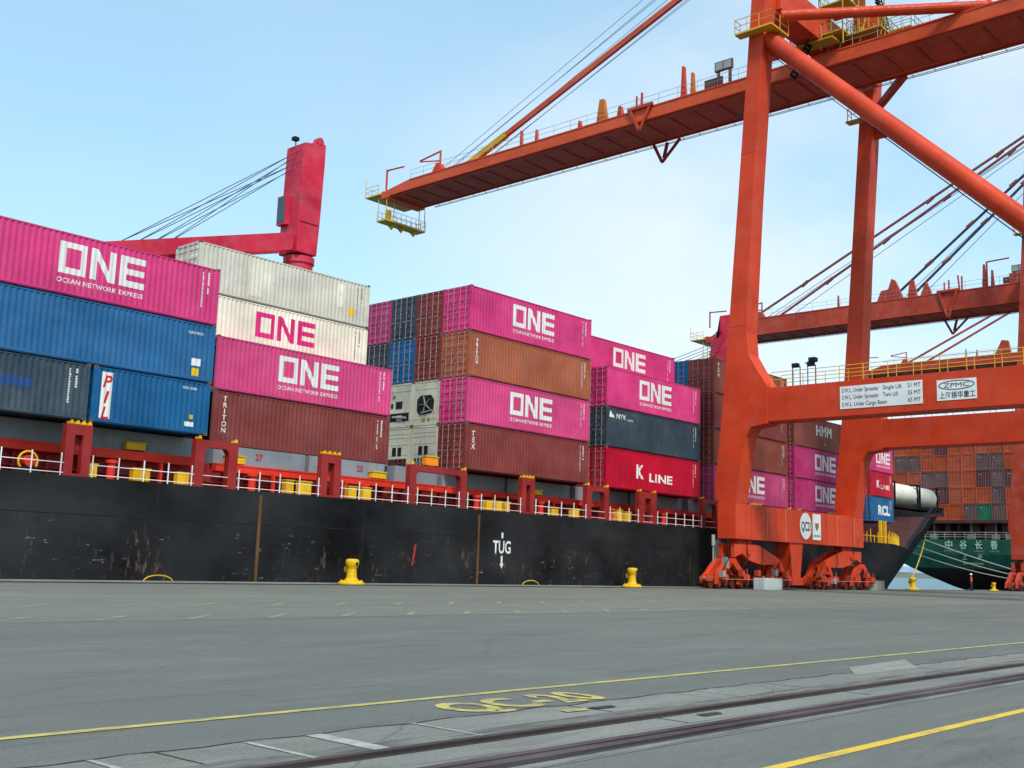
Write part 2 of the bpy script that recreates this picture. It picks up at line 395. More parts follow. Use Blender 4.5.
def reefer_unit(t, L, H, seed):
    X = -L / 2
    fan = (seed in (11, 12, 13)) 
    b = MB(); b.box(X + .02, X + .05, -1.05, 1.05, .16, H - .12, 0)
    for z in ((.55, 1.1, 1.75, 2.2, 2.45) if not fan else (.42, 2.35)): b.box(X + .005, X + .022, -1.04, 1.04, z, z + .025, 0)
    b.build('unit_panel', M['reefer'], t)
    if REEFER_STYLE[0] == 'fan':
        f = MB(); f.prism([(-.7, .95), (-.5, .78), (.55, .72), (.8, 1.0), (.8, 1.7), (.5, 1.95), (-.45, 1.95), (-.75, 1.6)], 'x', X - .004, X + .018)
        o = f.build('fan_opening', M['dark'], t)
        g = MB(); 
        for i in range(5):
            a = i * 1.257; g.beam((X - .02, .0, 1.35), (X - .02, .55 * math.cos(a), 1.35 + .55 * math.sin(a)), .02, .16, up=(1, 0, 0))
        g.tube((X - .05, 0, 1.35), (X - .005, 0, 1.35), .13, 10); g.tube((X - .03, -.65, .95), (X - .03, .4, .8), .05, 6); g.build('fan', M['steel'], o)
        g = MB(); g.box(X - .006, X + .004, -.45, -.2, .3, .5); g.box(X - .006, X + .004, .0, .3, .3, .5); g.build('warning_plate', M['olive'], t)
    elif REEFER_STYLE[0] == 'slots':
        f = MB(); f.box(X - .004, X + .018, -.9, .95, .42, .95); f.box(X - .004, X + .018, -.25, .35, 1.25, 1.72); f.box(X - .004, X + .018, .62, .82, 1.3, 1.6); o = f.build('unit_opening', M['dark'], t)
        g = MB(); g.tube((X - .03, -.7, .6), (X - .03, .6, .7), .08, 8); g.box(X - .03, X - .006, -.3, .2, .45, .8); g.build('compressor', M['steel'], o)
        g = MB(); g.box(X - .006, X + .004, .4, .7, 1.95, 2.15); g.build('warning_plate', M['olive'], t)
    else:
        f = MB(); f.box(X - .004, X + .018, -.35, -.02, 1.05, 1.6); f.box(X - .004, X + .018, .15, .5, 1.05, 1.6); f.box(X - .004, X + .018, -.85, .85, .3, .85); o = f.build('unit_opening', M['dark'], t)
        g = MB()
        for yy in (-.55, -.1, .3, .6): g.box(X - .02, X - .006, yy - .06, yy + .06, .3, .86)
        g.box(X - .02, X - .006, -.85, .85, .52, .6); g.build('compressor_frame', M['maroon' if seed % 2 else 'steel'], o)
REEFER_STYLE = ['plain']

def stacked(t, L, txt, x, ztop, h, step, key='white'):
    """upright lettering, one letter below the other"""
    big = bmesh.new()
    for i, ch in enumerate(txt):
        me = text_mesh(ch, h, 'CENTER', bold=.02)
        for v in me.vertices: v.co.y -= i * step
        big.from_mesh(me)
    put('company_lettering', bm_mesh(conform(big, L, -L / 2 + x, ztop - h), 'company_lettering', M[key]), t)
def wording(t, L, txt, x, z, h, key='white', bold=.02, width=None, name='company_name', spacing=1.0):
    me = text_mesh(txt, h, bold=bold, spacing=spacing)
    if width:
        wd = max(v.co.x for v in me.vertices)
        for v in me.vertices: v.co.x *= width / wd
    put(name, bm_mesh(conform(to_bm(me), L, -L / 2 + x, z), name, M[key]), t)
def plate(t, L, x, z, w_, h, key, name='sticker'):
    bm = poly_bm([[(x - L / 2, z), (x - L / 2 + w_, z), (x - L / 2 + w_, z + h), (x - L / 2, z + h)]])
    o = put(name, bm_mesh(conform(bm, L, 0, 0), name, M[key]), t); 
    return o

# ================================================================== SETTING
def ground_mat(key, base, dark, light, sc=1.0, crack=.0, rough=.85, bump=.25):
    m = bpy.data.materials.new(key); m.use_nodes = True; n, l = m.node_tree.nodes, m.node_tree.links; b = n['Principled BSDF']
    b.inputs['Roughness'].default_value = rough; b.inputs['Specular IOR Level'].default_value = .25
    t = n.new('ShaderNodeTexCoord')
    def noise(s, det=6, ro=.6, scale=(1, 1, 1)):
        a = n.new('ShaderNodeMapping'); a.inputs['Scale'].default_value = scale; l.new(t.outputs['Object'], a.inputs['Vector'])
        x = n.new('ShaderNodeTexNoise'); x.inputs['Scale'].default_value = s; x.inputs['Detail'].default_value = det; x.inputs['Roughness'].default_value = ro
        l.new(a.outputs[0], x.inputs['Vector']); return x.outputs['Fac']
    def rng(src, a, c, lo=0, hi=1):
        r = n.new('ShaderNodeMapRange'); r.inputs[1].default_value = a; r.inputs[2].default_value = c; r.inputs[3].default_value = lo; r.inputs[4].default_value = hi
        l.new(src, r.inputs[0]); return r.outputs[0]
    def mix(f, a, c):
        x = n.new('ShaderNodeMixRGB'); l.new(f, x.inputs[0])
        for i, v in ((1, a), (2, c)):
            if isinstance(v, tuple): x.inputs[i].default_value = (*v, 1)
            else: l.new(v, x.inputs[i])
        return x.outputs[0]
    c = mix(rng(noise(.22 * sc, 5, .6, (.30, 1, 1)), .38, .62), dark, base)
    c = mix(rng(noise(1.3 * sc, 6, .65, (.25, 1, 1)), .52, .72, 0, .55), c, light)
    c = mix(rng(noise(.9 * sc, 7, .72, (.16, 1.1, 1)),   .545, .62, 0, .6), c, tuple(x * .5 for x in base))
    c = mix(rng(noise(3.2 * sc, 8, .78, (.10, 1.4, 1)), .56, .70, 0, .45), c, tuple(x * .62 for x in base))
    c = mix(rng(noise(.55 * sc, 8, .75, (.14, 1.5, 1)), .565, .60, 0, .45), c, tuple(x * .5 for x in base))
    c = mix(rng(noise(.5 * sc, 3, .5, (.6, 1, 1)), .60, .66, 0, .35), c, tuple(x * 1.3 for x in base))
    c = mix(rng(noise(60, 3, .7), .40, .60, 0, .42), c, tuple(x * 1.55 for x in base))
    c = mix(rng(noise(24, 4, .7), .52, .66, 0, .5), c, tuple(x * .5 for x in base))
    if crack:
        v = n.new('ShaderNodeTexVoronoi'); v.feature = 'DISTANCE_TO_EDGE'; v.inputs['Scale'].default_value = .33
        wv = n.new('ShaderNodeMixRGB'); wv.inputs[0].default_value = .25; l.new(t.outputs['Object'], wv.inputs[1])
        nn = n.new('ShaderNodeTexNoise'); nn.inputs['Scale'].default_value = 1.1; nn.inputs['Detail'].default_value = 5; l.new(t.outputs['Object'], nn.inputs['Vector']); l.new(nn.outputs['Color'], wv.inputs[2])
        l.new(wv.outputs[0], v.inputs['Vector']); c = mix(rng(v.outputs['Distance'], 0, .006, crack, 0), c, tuple(x * .35 for x in base))
    l.new(c, b.inputs['Base Color'])
    bp = n.new('ShaderNodeBump'); bp.inputs['Strength'].default_value = bump; bp.inputs['Distance'].default_value = .02
    l.new(noise(34, 6, .75), bp.inputs['Height']); l.new(bp.outputs[0], b.inputs['Normal'])
    return m
def worn_paint(key, rgb, under, wear=.5, sc=(2.2, 7, 1)):
    m = bpy.data.materials.new(key); m.use_nodes = True; n, l = m.node_tree.nodes, m.node_tree.links; b = n['Principled BSDF']; b.inputs['Roughness'].default_value = .8
    t = n.new('ShaderNodeTexCoord'); a = n.new('ShaderNodeMapping'); a.inputs['Scale'].default_value = sc; l.new(t.outputs['Object'], a.inputs['Vector'])
    x = n.new('ShaderNodeTexNoise'); x.inputs['Scale'].default_value = 1; x.inputs['Detail'].default_value = 9; x.inputs['Roughness'].default_value = .75; l.new(a.outputs[0], x.inputs['Vector'])
    r = n.new('ShaderNodeMapRange'); r.inputs[1].default_value = wear - .1; r.inputs[2].default_value = wear + .14; l.new(x.outputs['Fac'], r.inputs[0])
    mxx = n.new('ShaderNodeMixRGB'); mxx.inputs[1].default_value = (*rgb, 1); mxx.inputs[2].default_value = (*under, 1); l.new(r.outputs[0], mxx.inputs[0]); l.new(mxx.outputs[0], b.inputs['Base Color'])
    return m
ASPH = (.124, .127, .110)
G_asph = ground_mat('asphalt', ASPH, (.098, .102, .090), (.165, .166, .142), 1.0, crack=.25)
G_apron = ground_mat('apron_concrete', (.146, .150, .120), (.118, .123, .102), (.19, .19, .15), .8, crack=.2)
G_conc = ground_mat('rail_bed_concrete', (.195, .197, .168), (.135, .14, .12), (.255, .25, .21), 2.5, crack=.5, bump=.6)
G_patch = ground_mat('pale_concrete_patch', (.225, .222, .188), (.16, .16, .14), (.27, .265, .225), 3, bump=.5)
G_kerb = ground_mat('quay_edge_concrete', (.22, .23, .20), (.17, .17, .15), (.28, .28, .25), 2)
G_groove = ground_mat('rail_groove_dirt', (.05, .045, .045), (.03, .028, .03), (.09, .075, .07), 4, bump=.8)
P_yel = worn_paint('worn_yellow_line_paint', (.50, .42, .09), ASPH, .52)
P_yel2 = worn_paint('fresh_yellow_line_paint', (.60, .40, .035), ASPH, .60)
P_yelt = worn_paint('faded_yellow_tick_paint', (.27, .265, .14), (.146, .150, .120), .45, (.9, 2.2, 1))
P_white = worn_paint('worn_white_line_paint', (.38, .38, .34), (.20, .20, .17), .50)

def sheet(name, x0, x1, y0, y1, z, mat, kind='structure'):
    b = MB(); b.face([(x0, y0, z), (x1, y0, z), (x1, y1, z), (x0, y1, z)]); o = b.build(name, mat); return tag(o, kind=kind)
QE = 45.2
g = MB(); g.box(-900, 900, -900, QE, -6, 0); tag(g.build('ground', G_asph), kind='structure')
sheet('quay_apron', -900, 900, 20.2, QE - .35, .004, G_apron)
k = MB(); k.box(-900, 900, QE - .35, QE + .05, -1.2, .07); tag(k.build('quay_kerb', G_kerb), kind='structure')
sheet('rail_bed', -300, 300, 4.97, 7.0, .004, G_conc)
p = MB(); p.prism([(14.6, 6.78), (15.6, 7.35), (18.1, 7.55), (16.7, 6.78)], 'z', .0045, .008); tag(p.build('concrete_patch', G_patch), kind='structure')
# water and far land
wm = bpy.data.materials.new('harbour_water'); wm.use_nodes = True; nn, ll = wm.node_tree.nodes, wm.node_tree.links; b = nn['Principled BSDF']
b.inputs['Base Color'].default_value = (.06, .13, .16, 1); b.inputs['Roughness'].default_value = .35; b.inputs['IOR'].default_value = 1.33
t = nn.new('ShaderNodeTexCoord'); nz_ = nn.new('ShaderNodeTexNoise'); nz_.inputs['Scale'].default_value = .9; nz_.inputs['Detail'].default_value = 6
bp = nn.new('ShaderNodeBump'); bp.inputs['Strength'].default_value = .6; bp.inputs['Distance'].default_value = .5; ll.new(t.outputs['Object'], nz_.inputs['Vector']); ll.new(nz_.outputs['Fac'], bp.inputs['Height']); ll.new(bp.outputs[0], b.inputs['Normal'])
sheet('water', -6000, 9000, QE - .5, 9000, -3, wm)
land_m = ground_mat('far_shore_green', (.10, .125, .10), (.07, .09, .08), (.16, .165, .14), .02, bump=0)
hill_m = ground_mat('far_hills_haze_blue', (.22, .30, .38), (.19, .26, .34), (.26, .34, .42), .01, bump=0)  # the blue of distance haze is painted into the hill colour
def ridge(name, y, dy, h, seed, mat, x0=-1500, x1=6500):
    r = random.Random(seed); b = MB(); n = 90; prev = None; ph = [r.random() * 6 for _ in range(4)]
    for i in range(n + 1):
        x = x0 + (x1 - x0) * i / n; z = h * (.72 + .16 * math.sin(x / 310 + ph[0]) + .1 * math.sin(x / 97 + ph[1]) + .05 * math.sin(x / 41 + ph[2]))
        c = ((x, y, -3.5), (x, y + dy * .4, z * .75), (x, y + dy, z), (x, y + dy * 2.2, -3.5))
        if prev:
            for k_ in range(3): b.face([prev[k_], c[k_], c[k_ + 1], prev[k_ + 1]])
        prev = c
    tag(b.build(name, mat, smooth=True), kind='structure')
ridge('far_shore_terrain', 1000, 60, 17, 3, land_m)
ridge('far_hills', 3300, 500, 95, 5, hill_m, -3000, 12000)

P_dirt = worn_paint('dirt_along_the_rail', (.055, .05, .045), (.195, .197, .168), .50, (1.2, 9, 1)); P_dirt2 = worn_paint('dirt_along_the_channel', (.07, .065, .062), (.195, .197, .168), .46, (.8, 7, 1))
sheet('rail_bed_dirt_road_surface', -200, 260, 6.10, 6.40, .0065, P_dirt); sheet('channel_dirt_road_surface', -200, 260, 5.44, 5.56, .0065, P_dirt2); sheet('channel_near_dirt_road_surface', -200, 260, 5.0, 5.10, .0065, P_dirt2)
# rails and markings
b = MB(); b.box(-300, 300, 5.91, 6.1, .0045, .009); tag(b.build('rail_groove_road_surface', G_groove), kind='structure')
railm = paint('rail_steel_rusty', S(70, 58, 54), .4, var=.25, streak=.3, rust=.2, metallic=.5)
for i, y in enumerate((6.0,)):
    b = MB(); b.box(-300, 300, y - .038, y + .038, .0095, .035); b.box(-300, 300, y - .06, y + .06, .0092, .012)
    tag(b.build('crane_rail', railm), 'rusty landward crane rail set in the pale concrete strip', 'rail')
b = MB(); b.box(-300, 300, 43.26, 43.34, .006, .05); tag(b.build('crane_rail', railm), 'crane rail running under the red crane bogies beside the quay edge', 'rail')
b = MB(); b.box(-300, 300, 5.10, 5.44, .0045, .012); tag(b.build('cable_channel_road_surface', G_groove), kind='structure')
chm = paint('cable_channel_cover', S(78, 64, 66), .45, var=.35, streak=.4, rust=.12, metallic=.4)
b = MB(); b.box(-300, 300, 5.14, 5.25, .0125, .03); b.box(-300, 300, 5.31, 5.40, .0125, .026)
tag(b.build('cable_channel_cover', chm), 'purple brown steel edging of the cable channel beside the crane rail', 'channel cover')
def mark(name, pts, mat, z=.0125):
    b = MB(); b.face([(x, y, z) for x, y in pts]); return tag(b.build(name, mat), kind='structure')
sheet('road_marking_yellow_line', -93, 300, 8.05, 8.16, .006, P_yel)
sheet('road_marking_yellow_kerb_line', -100, 300, 3.90, 4.01, .004, P_yel2)
for (x, w_) in ((3.7, .05), (4.9, .05), (5.45, .16), (6.55, .04), (10.9, .03)):
    mark('road_marking_joint', [(x, 6.15), (x + w_, 6.15), (x + w_, 6.95), (x, 6.95)], P_white, .010)
mark('road_marking_patch', [(8.2, 6.62), (8.5, 6.6), (8.6, 6.72), (8.25, 6.75)], P_yel, .0125)
for (x, y) in ((8.62, 6.6), (9.1, 5.7)): mark('road_marking_pit', [(x, y), (x + .32, y), (x + .36, y + .1), (x + .02, y + .12)], G_groove, .0125)
b = MB()
for i in range(-5, 75):
    x = 2.4 + i * 2.05; b.face([(x, 20.35, .009), (x + .25, 20.35, .009), (x + 1.75, 21.75, .009), (x + 1.5, 21.75, .009)])
tag(b.build('road_markings_hatching', P_yelt), kind='structure')
b = MB()
for i in range(-5, 60):
    x = 2 + i * 2.3; b.face([(x, 25.1, .009), (x + .25, 25.1, .009), (x + 1.9, 26.7, .009), (x + 1.7, 26.7, .009)])
tag(b.build('road_markings_far_hatching', P_yelt), kind='structure')
b = MB(); rj = random.Random(8)
for i in range(-4, 24):
    x = i * 4.1 + rj.random() * .4; b.face([(x, 4.99, .0068), (x + .018, 4.99, .0068), (x + .05, 5.09, .0068), (x + .03, 5.09, .0068)]); b.face([(x + .02, 6.41, .0068), (x + .04, 6.41, .0068), (x + .02, 6.99, .0068), (x, 6.99, .0068)]); b.face([(x + .01, 5.57, .0068), (x + .03, 5.57, .0068), (x + .04, 5.9, .0068), (x + .02, 5.9, .0068)])
tag(b.build('road_surface_slab_joints', G_groove), kind='structure')
b = MB(); prevy = 6.98
for i in range(260):                                      # ragged broken edge between asphalt and concrete
    x = -10 + i * .28; y = 6.97 + .035 * math.sin(i * 1.7) + .03 * rj.random(); b.face([(x, prevy - .012, .0072), (x + .28, y - .012, .0072), (x + .28, y + .012 + .02 * rj.random(), .0072), (x, prevy + .012, .0072)]); prevy = y
tag(b.build('road_surface_edge_crack', G_groove), kind='structure')
# QC-20 painted on the asphalt
me = text_mesh('QC-20', .64, bold=.034, spacing=1.05); wd = max(v.co.x for v in me.vertices)
for v in me.vertices: v.co = Vector((7.42 + v.co.x * 2.12 / wd, 7.12 + v.co.y, .007))
me.materials.append(P_yel); tag(put('road_markings_lettering', me), kind='structure')

# ================================================================== BLACK CARGO SHIP
hm = paint('ship_black_hull_paint', S(8, 8, 10), .65, var=.25, streak=.30, streak_col=(.016, .017, .02), rust=.0, spec=.15, fine=.5)
def hull_extra():
    n, l = hm.node_tree.nodes, hm.node_tree.links; bs = n['Principled BSDF']; src = bs.inputs['Base Color'].links[0].from_socket
    t = n.new('ShaderNodeTexCoord'); sp = n.new('ShaderNodeSeparateXYZ'); l.new(t.outputs['Object'], sp.inputs[0])
    def noise(scale, det, ro):
        a = n.new('ShaderNodeMapping'); a.inputs['Scale'].default_value = scale; l.new(t.outputs['Object'], a.inputs['Vector'])
        x = n.new('ShaderNodeTexNoise'); x.inputs['Scale'].default_value = 1; x.inputs['Detail'].default_value = det; x.inputs['Roughness'].default_value = ro; l.new(a.outputs[0], x.inputs['Vector']); return x.outputs['Fac']
    def rng(s, a, b_, lo=0, hi=1):
        r = n.new('ShaderNodeMapRange'); r.inputs[1].default_value = a; r.inputs[2].default_value = b_; r.inputs[3].default_value = lo; r.inputs[4].default_value = hi; l.new(s, r.inputs[0]); return r.outputs[0]
    def mul(a, b_):
        x = n.new('ShaderNodeMath'); x.operation = 'MULTIPLY'; l.new(a, x.inputs[0]); l.new(b_, x.inputs[1]); return x.outputs[0]
    def mix(f, a, c):
        x = n.new('ShaderNodeMixRGB'); l.new(f, x.inputs[0]); l.new(a, x.inputs[1]); x.inputs[2].default_value = (*c, 1); return x.outputs[0]
    low = rng(sp.outputs['Z'], 6.1, 4.6)
    c = mix(mul(mul(rng(noise((3.6, 3.6, 1.0), 7, .75), .58, .64), rng(noise((.25, .25, .3), 2, .5), .46, .56)), low), src, (.12, .066, .042))
    c = mix(mul(mul(rng(noise((1.1, 1.1, 5), 7, .8), .62, .66), rng(noise((.3, .3, .4), 2, .5), .47, .56)), low), c, (.33, .32, .30))
    c = mix(rng(noise((.35, .35, .5), 4, .6), .5, .75, 0, .5), c, (.018, .018, .022))
    l.new(c, bs.inputs['Base Color'])
hull_extra()
ship = thing('cargo_ship', (40, 62.5, -3), 'long black hulled container ship with dark red deck supports moored at the quay', 'ship')
def SP(name, mb, mats, parent=None, **k):
    """a part of the ship, given in world coordinates"""
    par = parent or ship; mb2 = mb; o = mb2.build(name, mats, par, **k); 
    return o
SO = -Vector((40, 62.5, -3))
def SM(): m_ = MB(); m_.off = SO; return m_
def ztop(X):
    if X < 129: return 4.5
    if X < 140: t_ = (X - 129) / 11; t_ = t_ * t_ * (3 - 2 * t_); return 4.5 + 5.6 * t_
    return 10.1 + (X - 140) * .055
def XS(z): return 145.1 + 1.76 * z if z > 0 else 145.1 + .9 * z
def XA(z): return 100 + (z + 3) * 1.2 if z < 4.5 else 109 + (z - 4.5) * 1.3
hb = SM(); nU, nV = 44, 10; grid = []
stations = [-60, -20, 20, 50, 75] 
for x in stations: grid.append([(x, 46.5, -3 + 7.5 * v / nV) for v in range(nV + 1)])
for u in range(nU + 1):
    col = []
    for v in range(nV + 1):
        fu = u / nU; zt = 4.5
        for _ in range(8):
            z = -3 + (zt + 3) * v / nV; X = XA(z) + (XS(z) - XA(z)) * fu; Xt = XA(zt) + (XS(zt) - XA(zt)) * fu; zt = ztop(Xt)
        z = -3 + (zt + 3) * v / nV; X = XA(z) + (XS(z) - XA(z)) * fu
        col.append((X, 46.5 + 16 * fu ** 1.1, z))
    grid.append(col)
for a, c in zip(grid, grid[1:]):
    for v in range(nV):
        hb.face([a[v], c[v], c[v + 1], a[v + 1]]); m_ = lambda p: (p[0], 125 - p[1], p[2])
        hb.face([m_(a[v + 1]), m_(c[v + 1]), m_(c[v]), m_(a[v])])
    if c[nV][0] < 124: hb.face([a[nV], c[nV], m_(c[nV]), m_(a[nV])], 1)
    else:
        ia, ic = [(p_[0] - .1, min(p_[1] + .45, 62.4), p_[2]) for p_ in (a[nV], c[nV])]
        dk = lambda p_: (p_[0], p_[1], max(4.45, p_[2] - 1.25))
        hb.face([a[nV], c[nV], ic, ia]); hb.face([m_(a[nV]), m_(c[nV]), m_(ic), m_(ia)])
        hb.face([ia, ic, dk(ic), dk(ia)], 2); hb.face([m_(ia), m_(ic), m_(dk(ic)), m_(dk(ia))], 2); hb.face([dk(ia), dk(ic), m_(dk(ic)), m_(dk(ia))], 2)
hb.face([grid[0][0], grid[0][nV], m_(grid[0][nV]), m_(grid[0][0])])
FCR = paint('forecastle_rusty_red', S(72, 34, 30), .6, streak=.4, rust=.3)
o = hb.build('hull', [hm, M['shipred'], FCR], ship); 
bm = to_bm(o.data); bmesh.ops.remove_doubles(bm, verts=bm.verts, dist=.001); bm.to_mesh(o.data); bm.free()
hull = o
# hull seams, wooden fender strips, TUG mark
b = SM(); b.box(-60, 108, 46.485, 46.5, 2.86, 2.885); 
for x in (-8, 5.5, 16.2, 27.1, 39.6, 58.3, 71, 83.5): b.box(x, x + .03, 46.487, 46.5, -2.5, 4.45)
SP('hull_weld_seam', b, paint('weld_seam', S(24, 24, 30), .6, rust=.1), hull)
for x, z1 in ((32.72, 4.3), (48.6, 4.2)):
    b = SM(); b.box(x, x + .16, 46.44, 46.5, -2.8, z1); SP('fender_strip', b, paint('fender_strip_wood', S(96, 66, 34), .8, streak=.5, rust=.2), hull)
def flat_text(parent, name, txt, h, x, y, z, key, off=SO, width=None, bold=.02, align='LEFT', facing='-y'):
    me = text_mesh(txt, h, align, bold=bold)
    if width:
        x0_, x1_ = min(v.co.x for v in me.vertices), max(v.co.x for v in me.vertices)
        for v in me.vertices: v.co.x *= width / (x1_ - x0_)
    for v in me.vertices:
        if facing == '-y': p = Vector((x + v.co.x, y, z + v.co.y))
        else: p = Vector((x, y - v.co.x, z + v.co.y))
        v.co = p + off
    me.materials.append(M[key] if isinstance(key, str) else key); return put(name, me, parent)
flat_text(hull, 'tug_mark', 'TUG', .78, 50.02, 46.48, 1.95, 'white', width=1.62)
b = SM(); b.box(50.76, 50.92, 46.478, 46.485, 2.86, 3.2); b.box(50.76, 50.92, 46.478, 46.485, 1.1, 1.78); b.prism([(50.66, 1.3), (50.84, 1.0), (51.02, 1.3)], 'y', 46.479, 46.486); SP('tug_arrow', b, M['white'], hull)
b = SM(); b.prism([(43.28, 1.05), (43.36, 1.0), (43.55, 1.7), (43.60, 2.3), (43.45, 2.2)], 'y', 46.482, 46.49)
SP('rust_scrape', b, paint('primer_scrape', S(150, 40, 32), .7, rust=.3), hull)

# posts along the ship's side
posts = []   # (x0, x1)
def narrow(x0, x1):
    b = SM(); w_ = (x1 - x0); a = w_ * .34; y0, y1 = 46.62, 46.98
    b.box(x0, x0 + a, y0, y1, 4.4, 6.78); b.box(x1 - a, x1, y0, y1, 4.4, 6.78); b.box(x0 + a, x1 - a, y0 + .003, y1, 6.32, 6.777); b.box(x0 + a, x1 - a, y0 + .003, y1, 4.4, 4.62)
    b.box(x0 + a, x1 - a, y1 - .05, y1 - .004, 5.7, 6.32)
    o = SP('container_support_post', b, M['shipred']); posts.append((x0, x1)); locks(o, x0, x1)
def wide(x0, x1, a=.52):
    b = SM(); y0, y1 = 46.62, 47.0
    b.box(x0, x0 + a, y0, y1, 4.4, 6.42); b.box(x1 - a, x1, y0, y1, 4.4, 6.42); b.box(x0, x1, y0 + .002, y1, 6.42, 6.77)
    for s, xx in ((1, x0 + a), (-1, x1 - a)): b.prism([(xx, 6.42), (xx + s * .16, 6.42), (xx, 6.2)], 'y', y0 + .004, y1)
    o = SP('container_support_post', b, M['shipred']); posts.append((x0, x1)); locks(o, x0, x1)
def locks(o, x0, x1):
    n = 4 if x1 - x0 < 2 else 2
    for i in range(n):
        x = x0 + .12 + (x1 - x0 - .36) * i / (n - 1); b = SM(); b.box(x, x + .2, 46.66, 46.95, 6.79, 6.9); b.box(x + .05, x + .15, 46.63, 46.7, 6.8, 6.96); SP('twist_lock', b, M['yellow'], o)
narrow(10.2, 11.4); wide(16.6, 18.4)
narrow(22.55, 23.75); wide(29.0, 31.4); narrow(36.6, 37.95); wide(43.0, 47.65, .5); narrow(52.7, 53.95); wide(59.4, 61.9)
narrow(65.5, 67.7); wide(73.9, 76.4); narrow(81.6, 83.2); wide(88.0, 90.2); narrow(95.5, 97); narrow(101.2, 102.4)
M['hatchno'] = flat('hatch_number_faded_red', S(170, 70, 66))
# railing in bays between the posts
edges = [16.0] + [e for p_ in posts[1:] for e in p_] ; bays = []
ps = sorted(posts)
for (a0, a1), (b0, b1) in zip(ps, ps[1:]): bays.append((a1, b0))
for (a0, a1) in ps[1:]: 
    if a1 - a0 > 2: bays.append((a0 + .5, a1 - .5))
for (x0, x1) in bays:
    b = SM(); n = max(1, round((x1 - x0) / 1.27))
    for i in range(n + 1):
        x = x0 + .12 + (x1 - x0 - .24) * i / n
        if x1 - x0 > 2.2 or 0 < i < n: b.box(x - .022, x + .022, 46.585, 46.635, 4.5, 5.48)
    for z in (4.62, 5.05) + ((5.42,) if x1 - x0 > 3.0 and False else ()): b.tube((x0, 46.61, z), (x1, 46.61, z), .022, 6)
    SP('railing', b, M['rail'])
# red coaming beams, dark bulkhead with stiffeners, hatch covers
b = SM(); b.box(10, 106, 49.3, 49.5, 4.45, 5.9); b.prism([(106, 49.3), (128, 57.2), (128, 57.4), (106, 49.5)], 'z', 4.45, 6.9)
x = 10.5
while x < 104: b.box(x, x + .1, 49.0, 49.3, 4.5, 5.55); x += 1.55
b.box(10, 104, 48.98, 49.28, 4.92, 4.98)
SP('deck_bulkhead', b, M['shipred'])
for x0, x1 in ((10, 17.4), (17.6, 30.2), (31.4, 43.2), (43.4, 47.6), (47.8, 60.6), (60.9, 75.2), (75.4, 89), (89.3, 103)):
    za, zb_ = (5.62, 6.02) if x0 < 31 else (5.50, 5.88); b = SM(); b.box(x0, x1, 48.5, 48.9, za, zb_); b.box(x0, x1, 48.47, 48.5, zb_ - .06, zb_ + .02); SP('coaming_beam', b, M['brightred'])
for i, (x0, x1, num) in enumerate(((17.5, 23.7, None), (23.9, 30.5, '26'), (31.5, 37.3, '27'), (37.6, 43.1, '25'), (43.9, 47.4, None), (47.9, 53.6, None), (53.9, 60.4, None), (61, 67.3, None), (67.6, 74.6, None), (75.5, 81.9, None), (82.2, 89, None), (90, 96, None), (96.3, 102, None))):
    b = SM(); zt_ = 7.012 if x0 < 30 else 6.86; zl_ = 6.05 if x0 < 31 else 5.91; b.box(x0, x1, 49.0, 74, zl_, zt_); b.box(x0, x0 + .12, 48.97, 49.0, zl_ + .02, zt_ - .02); b.box(x1 - .12, x1, 48.97, 49.0, zl_ + .02, zt_ - .02)
    o = SP('hatch_cover', b, M['hatch'])
    if num: flat_text(o, 'hatch_number', num, .34, (26.9, 34.25, 41.2)[('26', '27', '25').index(num)] - .2, 48.96, 6.3, M['hatchno'])
# deck gear seen through the railing
rr = random.Random(4); b = SM()
for x in (25.6, 33.4, 41.0, 50.2, 56.4, 64.2, 70.9, 79.1, 85.4): b = SM(); b.tube((x, 48.2, 4.5), (x, 48.2, 5.35), .2, 12); b.tube((x, 48.2, 5.35), (x, 48.2, 5.5), .28, 12); SP('ventilator', b, M['brightred'])
for x in (24.4, 28.2, 34.8, 39.7, 51.9, 57.9, 63.1, 69.4): b = SM(); b.box(x, x + .12, 48.3, 48.5, 4.5, 5.59); SP('deck_bracket', b, M['brightred'])
